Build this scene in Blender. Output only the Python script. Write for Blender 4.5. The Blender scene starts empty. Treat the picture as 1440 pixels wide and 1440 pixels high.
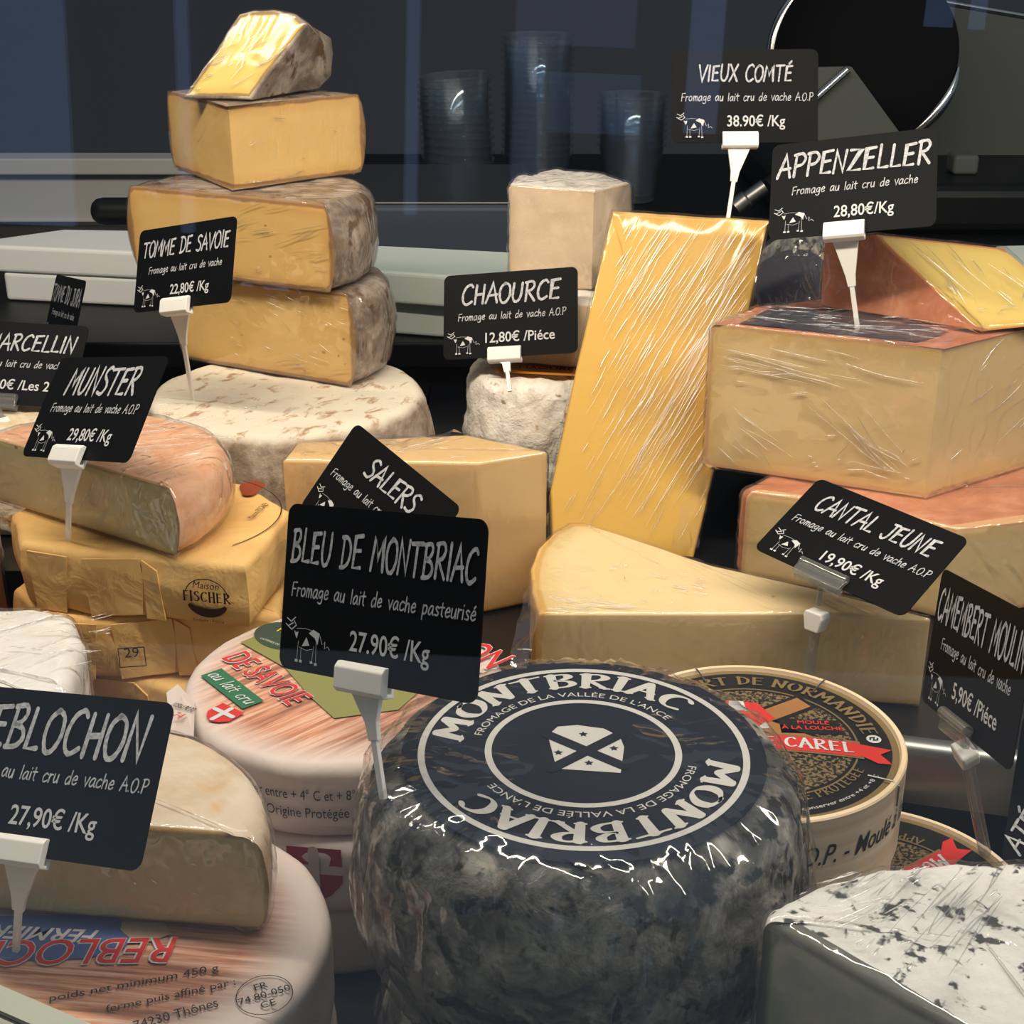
import bpy, math, random
import numpy as np
from mathutils import Vector, Matrix, noise

# ------------------------------------------------------------------ camera, world, light, exposure
scene = bpy.context.scene
COL = scene.collection
CAM_H, PITCH, FPX = .37, math.radians(23), 2000.0
cam_d = bpy.data.cameras.new('camera'); cam = bpy.data.objects.new('camera', cam_d); COL.objects.link(cam)
cam.location = (0, 0, CAM_H); cam.rotation_euler = (math.radians(90) - PITCH, 0, 0)
cam_d.sensor_width = 36; cam_d.lens = 36 * FPX / 1440; cam_d.clip_start = .01; cam_d.clip_end = 60
scene.camera = cam
w = bpy.data.worlds.new('room_ambient'); scene.world = w; w.use_nodes = True
w.node_tree.nodes['Background'].inputs[0].default_value = (.66, .80, 1, 1)
w.node_tree.nodes['Background'].inputs[1].default_value = .27
def area(name, loc, rot, sx, sy, power, col):
    d = bpy.data.lights.new(name, 'AREA'); d.shape = 'RECTANGLE'; d.size = sx; d.size_y = sy; d.energy = power; d.color = col
    o = bpy.data.objects.new(name, d); COL.objects.link(o); o.location = loc; o.rotation_euler = rot
    return o
# the counter's own LED strip, running under the canopy at the top of the front glass, above the picture
area('led_strip_offscreen', (.16, .45, .66), (math.radians(36), 0, math.radians(-14)), 1.5, .03, 12.0, (1, .855, .69))
scene.cycles.transparent_max_bounces = 40
vs = scene.view_settings
vs.view_transform = 'Standard'; vs.look = 'None'; vs.gamma = 1; vs.use_curve_mapping = False; vs.exposure = 0

# ------------------------------------------------------------------ helpers: pixels to places
CAMP = np.array([0, 0, CAM_H])
FW = np.array([0, math.cos(PITCH), -math.sin(PITCH)]); UP = np.array([0, math.sin(PITCH), math.cos(PITCH)]); RT = np.array([1., 0, 0])
def ray(x, y): return FW + RT * (x - 720) / FPX - UP * (y - 720) / FPX
def atz(x, y, z): d = ray(x, y); return CAMP + d * (z - CAM_H) / d[2]
def aty(x, y, Y): d = ray(x, y); return CAMP + d * Y / d[1]
def atD(x, y, D): return CAMP + ray(x, y) * D
def on_plane(x, y, o, n): d = ray(x, y); return CAMP + d * (np.dot(np.array(o) - CAMP, n) / np.dot(d, n))
def zxy(px, z): return [tuple(atz(x, y, z)[:2]) for x, y in px]

# ------------------------------------------------------------------ helpers: objects
def link(o, parent=None):
    COL.objects.link(o)
    if parent: o.parent = parent
    return o
def tag(o, label, cat, group=None, kind=None):
    if label: o['label'] = label
    if cat: o['category'] = cat
    if group: o['group'] = group
    if kind: o['kind'] = kind
    return o
def thing(name, label, cat, loc=(0, 0, 0), group=None, mw=None):
    o = bpy.data.objects.new(name, None); COL.objects.link(o); o.empty_display_size = .02
    if mw is not None: o.matrix_world = mw
    else: o.location = loc
    return tag(o, label, cat, group)
def mesh_obj(name, v, f, mat, parent=None, smooth=True, sharp=38, attrs=None):
    me = bpy.data.meshes.new(name); me.from_pydata([tuple(map(float, p)) for p in v], [], [tuple(map(int, q)) for q in f])
    me.update()
    if smooth:
        me.polygons.foreach_set('use_smooth', [True] * len(me.polygons))
        if sharp: me.set_sharp_from_angle(angle=math.radians(sharp))
    if attrs:
        for k, a in attrs.items():
            at = me.attributes.new(k, 'FLOAT', 'POINT'); at.data.foreach_set('value', np.asarray(a, dtype=np.float32))
    me.materials.append(mat)
    o = bpy.data.objects.new(name, me)
    return link(o, parent)
class MB:                                            # collects shapes into one mesh
    def __init__(s): s.v = []; s.f = []
    def add(s, v, f):
        n = len(s.v); s.v += [tuple(map(float, p)) for p in v]; s.f += [tuple(i + n for i in q) for q in f]; return s
    def box(s, x0, x1, y0, y1, z0, z1):
        return s.add([(x0, y0, z0), (x1, y0, z0), (x1, y1, z0), (x0, y1, z0), (x0, y0, z1), (x1, y0, z1), (x1, y1, z1), (x0, y1, z1)],
                     [(3, 2, 1, 0), (4, 5, 6, 7), (0, 1, 5, 4), (1, 2, 6, 5), (2, 3, 7, 6), (3, 0, 4, 7)])
    def prism(s, poly, z0, z1):
        n = len(poly); v = [(x, y, z0) for x, y in poly] + [(x, y, z1) for x, y in poly]
        return s.add(v, [tuple(range(n))[::-1], tuple(range(n, 2 * n))] + [(i, (i + 1) % n, n + (i + 1) % n, n + i) for i in range(n)])
    def tube(s, pts, r, n=12, cap=True):
        pts = [Vector(p) for p in pts]; rs = r if hasattr(r, '__len__') else [r] * len(pts); base = len(s.v); ref = None
        for i, p in enumerate(pts):
            d = (pts[min(i + 1, len(pts) - 1)] - pts[max(i - 1, 0)]).normalized()
            if ref is None: ref = d.orthogonal().normalized()
            ref = (ref - d * ref.dot(d)).normalized(); b = d.cross(ref)
            for k in range(n):
                a = 2 * math.pi * k / n; s.v.append(tuple(p + (ref * math.cos(a) + b * math.sin(a)) * rs[i]))
        for i in range(len(pts) - 1):
            for k in range(n):
                s.f.append((base + i * n + k, base + i * n + (k + 1) % n, base + (i + 1) * n + (k + 1) % n, base + (i + 1) * n + k))
        if cap:
            s.f.append(tuple(base + k for k in range(n))[::-1]); s.f.append(tuple(base + (len(pts) - 1) * n + k for k in range(n)))
        return s
    def lathe(s, prof, n=48, closed=False):
        base = len(s.v)
        for r, z in prof:
            for k in range(n):
                a = 2 * math.pi * k / n; s.v.append((r * math.cos(a), r * math.sin(a), z))
        m = len(prof)
        for i in range(m if closed else m - 1):
            j = (i + 1) % m
            for k in range(n):
                s.f.append((base + i * n + k, base + i * n + (k + 1) % n, base + j * n + (k + 1) % n, base + j * n + k))
        if not closed:
            s.f.append(tuple(base + k for k in range(n))[::-1]); s.f.append(tuple(base + (m - 1) * n + k for k in range(n)))
        return s
    def obj(s, name, mat, parent=None, smooth=True, sharp=38, bevel=0, M=None):
        o = mesh_obj(name, s.v, s.f, mat, parent, smooth, sharp)
        if M is not None: o.matrix_basis = M
        if bevel:
            b = o.modifiers.new('bevel', 'BEVEL'); b.width = bevel; b.segments = 3; b.limit_method = 'ANGLE'
        return o

# ------------------------------------------------------------------ helpers: materials
def lin(c):
    if isinstance(c, str): c = tuple(int(c[i:i + 2], 16) / 255 for i in (0, 2, 4))
    return tuple(x / 12.92 if x <= .04045 else ((x + .055) / 1.055) ** 2.4 for x in c) + (1,)
class M:
    def __init__(s, name, base='808080', rough=.5, spec=.5, metal=0):
        s.m = bpy.data.materials.new(name); s.m.use_nodes = True; s.nt = s.m.node_tree; s.b = s.nt.nodes['Principled BSDF']
        s.b.inputs['Base Color'].default_value = lin(base); s.b.inputs['Roughness'].default_value = rough
        s.b.inputs['Specular IOR Level'].default_value = spec; s.b.inputs['Metallic'].default_value = metal
        s.tc = None
    def n(s, t, **k):
        x = s.nt.nodes.new(t)
        for a, b in k.items(): setattr(x, a, b)
        return x
    def L(s, a, b): s.nt.links.new(a, b)
    def co(s, scale=(1, 1, 1), rot=(0, 0, 0)):
        if s.tc is None: s.tc = s.n('ShaderNodeTexCoord')
        src = s.tc.outputs['Object']
        if any(rot):                                  # turn first, then stretch
            mr = s.n('ShaderNodeMapping'); mr.inputs['Rotation'].default_value = rot; s.L(src, mr.inputs['Vector']); src = mr.outputs[0]
        mp = s.n('ShaderNodeMapping'); mp.inputs['Scale'].default_value = scale; s.L(src, mp.inputs['Vector']); return mp.outputs[0]
    def noise(s, scale, detail=3, rough=.5, vec=None, dist=0):
        x = s.n('ShaderNodeTexNoise'); x.inputs['Scale'].default_value = scale; x.inputs['Detail'].default_value = detail
        x.inputs['Roughness'].default_value = rough; x.inputs['Distortion'].default_value = dist
        s.L(vec if vec is not None else s.co(), x.inputs['Vector']); return x.outputs['Fac']
    def vor(s, scale, vec=None, feature='F1', out='Distance'):
        x = s.n('ShaderNodeTexVoronoi'); x.feature = feature; x.inputs['Scale'].default_value = scale
        s.L(vec if vec is not None else s.co(), x.inputs['Vector']); return x.outputs[out]
    def ramp(s, fac, stops, interp='LINEAR'):
        x = s.n('ShaderNodeValToRGB'); x.color_ramp.interpolation = interp; el = x.color_ramp.elements
        while len(el) < len(stops): el.new(.5)
        for e, (p, c) in zip(el, stops): e.position = p; e.color = lin(c) if not isinstance(c, (int, float)) else (c, c, c, 1)
        s.L(fac, x.inputs[0]); return x.outputs[0]
    def mix(s, fac, a, b, mode='MIX'):
        x = s.n('ShaderNodeMix', data_type='RGBA', blend_type=mode)
        for sock, v in ((x.inputs[0], fac), (x.inputs[6], a), (x.inputs[7], b)):
            if isinstance(v, str): sock.default_value = lin(v)
            elif isinstance(v, (int, float)): sock.default_value = v if sock is x.inputs[0] else (v, v, v, 1)
            else: s.L(v, sock)
        return x.outputs[2]
    def math(s, op, a, b=0.0, c=0.0):
        x = s.n('ShaderNodeMath', operation=op)
        for i, v in enumerate((a, b, c)):
            if isinstance(v, (int, float)): x.inputs[i].default_value = v
            else: s.L(v, x.inputs[i])
        return x.outputs[0]
    def attr(s, name): x = s.n('ShaderNodeAttribute', attribute_name=name); return x.outputs['Fac']
    def sep(s, vec): x = s.n('ShaderNodeSeparateXYZ'); s.L(vec, x.inputs[0]); return x.outputs
    def bump(s, h, strength=.5, dist=.001, to=True):
        x = s.n('ShaderNodeBump'); x.inputs['Strength'].default_value = strength; x.inputs['Distance'].default_value = dist; s.L(h, x.inputs['Height'])
        if to: s.L(x.outputs[0], s.b.inputs['Normal'])
        return x.outputs[0]
    def col(s, c): s.L(c, s.b.inputs['Base Color']); return s
    def sss(s, wgt, r=(.006, .004, .002)):
        s.b.inputs['Subsurface Weight'].default_value = wgt; s.b.inputs['Subsurface Radius'].default_value = (1, .6, .35); s.b.inputs['Subsurface Scale'].default_value = r[0]; return s
def flat(name, c, rough=.5, spec=.4, metal=0): return M(name, c, rough, spec, metal).m
def emit(name, c, strength):
    x = M(name); nt = x.nt; e = x.n('ShaderNodeEmission'); e.inputs[0].default_value = lin(c); e.inputs[1].default_value = strength
    x.L(e.outputs[0], nt.nodes['Material Output'].inputs[0]); return x.m
def clear(name, f0=.04, rough=.03, tint='ffffff', haze=0., hazecol='ffffff', height=None, strength=.5, dist=.001, boost=1.):
    """thin clear sheet: lets light through, mirrors more towards grazing angles"""
    x = M(name); nt = x.nt; nt.nodes.remove(x.b)
    tr = x.n('ShaderNodeBsdfTransparent'); tr.inputs[0].default_value = lin(tint)
    gl = x.n('ShaderNodeBsdfGlossy'); gl.inputs['Roughness'].default_value = rough
    lw = x.n('ShaderNodeLayerWeight'); lw.inputs[0].default_value = .5
    if height:
        nrm = x.bump(height(x), strength, dist, to=False); x.L(nrm, gl.inputs['Normal']); x.L(nrm, lw.inputs['Normal'])
    fac = x.math('MULTIPLY_ADD', x.math('POWER', lw.outputs['Facing'], 5.0), .9 * boost, f0)
    fac = x.math('MINIMUM', fac, 1.0)
    ms = x.n('ShaderNodeMixShader'); x.L(fac, ms.inputs[0]); x.L(tr.outputs[0], ms.inputs[1]); x.L(gl.outputs[0], ms.inputs[2]); out = ms.outputs[0]
    if haze:
        df = x.n('ShaderNodeBsdfDiffuse'); df.inputs[0].default_value = lin(hazecol)
        m2 = x.n('ShaderNodeMixShader'); m2.inputs[0].default_value = haze; x.L(out, m2.inputs[1]); x.L(df.outputs[0], m2.inputs[2]); out = m2.outputs[0]
    x.L(out, nt.nodes['Material Output'].inputs[0]); return x.m
def film_height(rot, along=9, across=150, crumple=60, wc=.4, ws=1.0, lo=.47, hi=.6):
    def h(x):
        st = x.noise(1, 1.5, .5, x.co((along, across, across * .35), rot))
        ridge = x.math('SUBTRACT', 1.0, x.math('MULTIPLY', x.math('ABSOLUTE', x.math('SUBTRACT', st, .5)), 9.0)); ridge = x.math('MAXIMUM', ridge, 0.0)
        mask = x.ramp(x.noise(20, 2, .5), [(lo, 0.), (hi, 1.)])
        ridge = x.math('MULTIPLY', ridge, x.math('MULTIPLY', mask, ws))
        cr = x.noise(crumple, 2, .5, dist=.5); cr = x.math('ABSOLUTE', x.math('SUBTRACT', cr, .5))
        m2 = x.ramp(x.noise(31, 1), [(.42, .15), (.62, 1.)])
        return x.math('ADD', ridge, x.math('MULTIPLY', x.math('MULTIPLY', cr, m2), wc * 2))
    return h
def film_mat(name, rot=(0, 0, 0), strength=.6, dist=.0010, f0=.085, haze=.012, hazecol='e8e0f0', rough=.05, **k):
    return clear(name, f0, rough, 'ffffff', haze, hazecol, film_height(rot, **k), strength, dist, boost=.7)

MAT = {}
MAT['black'] = flat('black_panel', '121316', .35, .4)
x = M('deck_black', '15161a', .28, .5); x.bump(x.noise(180, 2), .05, .0005); MAT['deck'] = x.m
x = M('brushed_steel', '8f8f8c', .36, .5, 1); x.bump(x.noise(1, 3, .5, x.co((6, 6, 700))), .12, .0004); MAT['steel'] = x.m
MAT['chrome'] = flat('bright_steel', 'c8c8c4', .18, .5, 1)
x = M('chalk_card', '17191b', .42, .35); x.bump(x.noise(900, 2), .08, .0002); MAT['card'] = x.m; x.b.inputs['Specular IOR Level'].default_value = .10; x.b.inputs['Roughness'].default_value = .55; x.b.inputs['Base Color'].default_value = lin('0a0b0d')
x = M('chalk_white', 'd9dadd', .8, .1); x.col(x.ramp(x.noise(700, 3, .6), [(.3, '8f9197'), (.6, 'c2c3c8')])); MAT['chalk'] = x.m
MAT['print_white'] = flat('print_white', 'c6c7ca', .7, .2)
MAT['clip'] = M('white_plastic', 'ece9e4', .38, .45).sss(.1).m
MAT['clearclip'] = clear('clear_acrylic', .12, .06, 'e6e8ea', .10, 'd8d4cc')
MAT['film'] = film_mat('cling_film', (.3, .2, .9))
MAT['film_h'] = film_mat('cling_film_level', (0, 0, .12), along=7, across=110, ws=1.1, wc=.25, lo=.44, hi=.56, f0=.11)
MAT['film_crumple'] = film_mat('cling_film_crumpled', (.2, .3, -.8), across=100, crumple=75, wc=1.3, ws=.7, strength=.8, dist=.0016, f0=.10, haze=.025)
MAT['film_comte'] = film_mat('cling_film_taut', (0, 0, math.radians(-64)), along=6, across=120, crumple=30, wc=.10, ws=.5, strength=.4, dist=.0008, f0=.024, haze=.006, lo=.45, hi=.6, rough=.10)
MAT['film_bag'] = film_mat('cling_film_bag', (0, 0, .4), along=20, across=60, crumple=34, wc=.9, ws=.6, strength=.8, dist=.0035, f0=.11, haze=.006, hazecol='ffffff', rough=.07)

def paste(name, core, mid, edge, grain=.35, eyes='9a7038', eyescale=42, eyethr=.10, rimw=.010, rough=.42, sss=.12, ew=.12):
    x = M(name, core, rough, .16)
    r = x.math('DIVIDE', x.attr('rim'), rimw)
    nz = x.noise(90, 3); r = x.math('ADD', r, x.math('MULTIPLY', x.math('SUBTRACT', nz, .5), .25))
    c = x.ramp(r, [(0, edge), (ew, edge), (ew + .1, mid), (1, core)])
    c = x.mix(x.math('MULTIPLY', x.noise(35, 4, .6), grain), c, mid)
    if eyethr:
        v = x.vor(eyescale, x.co((1, 1, 1.5))); pick = x.noise(eyescale * .6, 1)
        e = x.math('MULTIPLY', x.math('LESS_THAN', v, eyethr), x.math('GREATER_THAN', pick, .60))
        c = x.mix(x.math('MULTIPLY', e, .75), c, eyes)
        x.bump(x.math('SUBTRACT', x.math('MULTIPLY', x.noise(240, 3), .3), e), .35, .0012)
    else: x.bump(x.noise(240, 3), .15, .0008)
    x.col(c); x.sss(sss); return x.m
def rind(name, stops, scale=45, fine=260, rough=.8, bumps=.6, spots=None, dist=.0016):
    x = M(name, '808080', rough, .2)
    a = x.noise(scale, 5, .65, dist=.5); c = x.ramp(a, stops)
    f = x.noise(fine, 3, .6); c = x.mix(x.math('MULTIPLY', f, .16), c, stops[0][1], 'MULTIPLY')
    if spots:
        col, sc, lo, hi = spots; m = x.ramp(x.noise(sc, 3, .6, dist=.3), [(lo, 0.), (hi, 1.)]); c = x.mix(m, c, col)
    x.col(c); x.bump(x.math('ADD', a, x.math('MULTIPLY', f, .4)), bumps, dist); return x.m

MAT['tomme_paste'] = paste('tomme_paste', 'e6c07a', 'd9ad66', '8a6646', eyes='a8803f', eyescale=85, eyethr=.13, ew=.2)
MAT['tomme_rind'] = rind('tomme_rind', [(.28, '5d5046'), (.45, '8d7c6d'), (.58, 'b5a698'), (.75, 'd5cbc0')], 40, spots=('6b5038', 60, .58, .66))
x = M('tomme_wheel_rind', '808080', .85, .15)
nz = x.sep(x.co())[2]
side = x.ramp(x.noise(42, 5, .65, dist=.4), [(.28, '5a4d42'), (.45, '8b7866'), (.6, 'b5a593'), (.75, 'd8cfc2')])
topc = x.mix(x.ramp(x.noise(105, 4, .65, x.co((1, .6, 1), (0, 0, .5)), dist=.4), [(.55, 0.), (.66, .9)]), 'ddd2c0', 'a8805f')
c = x.mix(x.ramp(x.math('DIVIDE', nz, .070), [(.93, 0.), (.985, 1.)]), side, topc); x.col(c)
x.bump(x.noise(150, 5, .7), .6, .0016); MAT['tomme_wheel'] = x.m
MAT['wedge_paste'] = paste('aged_wedge_paste', 'd6bc66', 'c9aa56', '8a6a40', eyethr=0, grain=.2)
MAT['comte_paste'] = paste('comte_paste', 'd8ae58', 'cb9c48', 'd0aa5c', eyethr=0, grain=.4, rimw=.006)
MAT['comte_rind'] = rind('comte_rind', [(.3, 'b08a52'), (.6, 'c9a464'), (.8, 'd8b878')], 40)
MAT['appen_paste'] = paste('appenzeller_paste', 'e6ca98', 'dbb97e', 'cf9f74', eyes='b98645', eyescale=26, eyethr=.075, rimw=.012)
MAT['appen_rind'] = rind('appenzeller_rind', [(.3, 'ab6848'), (.5, 'c4805e'), (.7, 'd89c7c')], 38, bumps=.4)
MAT['appen_wedge_paste'] = paste('appenzeller_wedge_paste', 'd6bb6a', 'c9a958', 'b06a42', eyethr=0, rimw=.008)
MAT['salers_paste'] = paste('salers_paste', 'e2bf8c', 'd4ac74', 'cf9548', eyethr=0, grain=.55, rimw=.012)
MAT['cantal_paste'] = paste('cantal_paste', 'e6cfa2', 'd8bb86', 'cc9d55', eyethr=.07, eyescale=60, eyes='a98a4a', grain=.35, rimw=.014)
MAT['cantal_rind'] = rind('cantal_rind', [(.3, 'd8a850'), (.6, 'e6c07a'), (.8, 'efd49a')], 45, bumps=.3)
MAT['munster_paste'] = paste('munster_paste', 'd9cda2', 'c9bb88', 'b98558', eyethr=.07, eyescale=50, eyes='77683a', rimw=.007, grain=.7)
MAT['munster_rind'] = rind('munster_rind', [(.3, 'd39a72'), (.5, 'e3b390'), (.75, 'efcdb0')], 50, bumps=.35)
MAT['reblo_paste'] = paste('reblochon_paste', 'dccf9e', 'cdbe88', 'a5743c', eyethr=.08, eyescale=48, eyes='665628', rimw=.009, grain=.6)
MAT['reblo_rind'] = rind('reblochon_rind', [(.3, 'cdb698'), (.5, 'ddcdb8'), (.75, 'e6dccd')], 30, spots=('d89a45', 18, .60, .72), bumps=.3)
MAT['chaource_paste'] = paste('chaource_paste', 'ecd6ba', 'dfc3a2', 'c8ae92', eyethr=.0, grain=.7, rimw=.006, rough=.6)
MAT['chaource_rind'] = rind('chaource_rind', [(.25, 'ddcfbe'), (.42, 'f0e6da'), (.65, 'faf5ec')], 50, bumps=.8, dist=.003, spots=('b89a78', 80, .64, .70))
MAT['montbriac'] = rind('ash_rind', [(.3, '2e2e2d'), (.45, '575651'), (.58, '8a867e'), (.72, 'bdb8ac')], 58, spots=('262625', 105, .52, .60), bumps=.8)
MAT['fourme_rind'] = rind('white_mould_rind', [(.25, 'b4b2b0'), (.42, 'dcdbd8'), (.7, 'ecebe8')], 34, bumps=1., spots=('484846', 150, .57, .64))
x = M('fourme_paste', 'cbc8b4', .45, .35); c = x.ramp(x.noise(28, 4, .6), [(.3, 'b3b2a2'), (.55, 'cbc8b4'), (.75, 'd8d3bd')])
c = x.mix(x.ramp(x.math('DIVIDE', x.attr('rim'), .012), [(0, 1.), (.2, .8), (.4, 0.)]), c, '5c5d55'); x.col(c); x.bump(x.noise(160, 3), .3, .001); x.sss(.1); MAT['fourme_paste'] = x.m
MAT['white_cheese'] = rind('white_fresh_cheese', [(.3, 'dcd8d2'), (.6, 'efece8')], 30, bumps=.2)
MAT['marcellin'] = rind('small_cheese_rind', [(.3, 'cbb18c'), (.5, 'e3d2b6'), (.7, 'f2e8d6')], 55, bumps=.9, spots=('b88a55', 70, .6, .68))
MAT['orange_rind'] = rind('washed_rind', [(.3, '96603c'), (.5, 'b57a50'), (.75, 'cc9468')], 40, bumps=.4)
x = M('yellow_paper', 'd9b066', .6, .3); c = x.ramp(x.noise(18, 4, .6), [(.3, 'dcab64'), (.7, 'ecc482')]); x.col(c)
x.bump(x.math('ADD', x.math('MULTIPLY', x.vor(34, x.co((1, 1, 1.3))), 1.4), x.noise(60, 3, .6, dist=.8)), .5, .0028); MAT['kraft'] = x.m
x = M('white_label_paper', 'cdbfb8', .55, .3); x.bump(x.noise(60, 3, .6, dist=.6), .35, .0012); MAT['paper'] = x.m
# wood-grain print, fading into plain paper towards the rim of the round label
def wood_print(name, r0, r1, rot):
    x = M(name, 'c0a090', .5, .35)
    st = x.noise(1, 4, .65, x.co((16, 330, 1), (0, 0, rot)), dist=.3)
    c = x.ramp(st, [(.30, '7a5a4c'), (.42, 'a8715a'), (.52, 'd0977a'), (.62, 'ddb9a6'), (.75, 'b98a74')])
    c = x.mix(x.ramp(x.noise(14, 2), [(.45, 0.), (.7, .6)]), c, '6b5550')
    s = x.sep(x.co()); rr = x.math('SQRT', x.math('ADD', x.math('MULTIPLY', s[0], s[0]), x.math('MULTIPLY', s[1], s[1])))
    m = x.n('ShaderNodeMapRange'); m.inputs[1].default_value = r0; m.inputs[2].default_value = r1; x.L(rr, m.inputs[0])
    x.col(x.mix(m.outputs[0], c, 'd6c8c2')); x.bump(x.noise(60, 3, .6, dist=.6), .35, .0012); return x.m
MAT['navy'] = flat('navy_label_print', '121826', .4, .35)
MAT['silver'] = flat('silver_white_print', 'c9c8c4', .45, .4)
MAT['ink'] = flat('brown_ink', '3a2418', .7, .2)
MAT['ink_black'] = flat('black_ink', '2b2a28', .7, .2)
MAT['red'] = flat('red_print', 'c8322c', .5, .35)
MAT['crimson'] = flat('crimson_print', 'a3203c', .55, .3)
MAT['green'] = flat('green_print', '2f6b4a', .5, .3)
MAT['dgreen'] = flat('dark_green_print', '3a4a40', .5, .3)
MAT['olive'] = flat('meadow_print', '83834e', .5, .3)
MAT['blue'] = flat('sky_print', '54659a', .5, .3)
MAT['yellow'] = flat('yellow_print', 'e3c92e', .5, .3)
MAT['gold'] = M('gold_print', '85704a', .42, .5, .25).m
MAT['black_print'] = flat('black_print', '141312', .4, .4)
x = M('speckled_gold_print', '5a4a30', .45, .4); x.col(x.ramp(x.noise(720, 2, .6), [(.47, '1b1712'), (.55, '7a6848')])); MAT['speckle'] = x.m
MAT['brown_print'] = flat('bronze_print', '9a6a3c', .42, .45)
x = M('poplar_wood', 'd9bd96', .6, .25); st = x.noise(1, 3, .6, x.co((8, 8, 260))); x.col(x.ramp(st, [(.3, 'd9bf9c'), (.7, 'eedbc0')])); x.bump(st, .15, .0006); MAT['poplar'] = x.m
x = M('board_white', 'f1f1ef', .5, .35); x.bump(x.noise(200, 3), .06, .0005); MAT['board_w'] = x.m
x = M('board_green', 'dbe4d9', .5, .35); x.bump(x.noise(200, 3), .06, .0005); MAT['board_g'] = x.m
MAT['greywall'] = flat('grey_laminate', 'a7a7a4', .6, .3)
MAT['darkwall'] = flat('dark_wall_paint', '57575a', .75, .2)
MAT['machine'] = flat('dark_machine_enamel', '565a56', .6, .25)
MAT['machine_black'] = flat('black_machine_plastic', '0c0d0e', .45, .3)
MAT['slab'] = flat('slate_blue_enamel', '3b4250', .4, .45)
MAT['cup'] = clear('clear_cup_plastic', .06, .05, 'f4f8fb', .012, 'ffffff')
MAT['glass'] = clear('counter_glass', .042, 0., 'fbfdfc')
MAT['rail'] = flat('pale_aluminium', 'b9beb2', .4, .45, .3)
MAT['rail_dark'] = flat('dark_gasket', '232a33', .5, .3)

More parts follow.
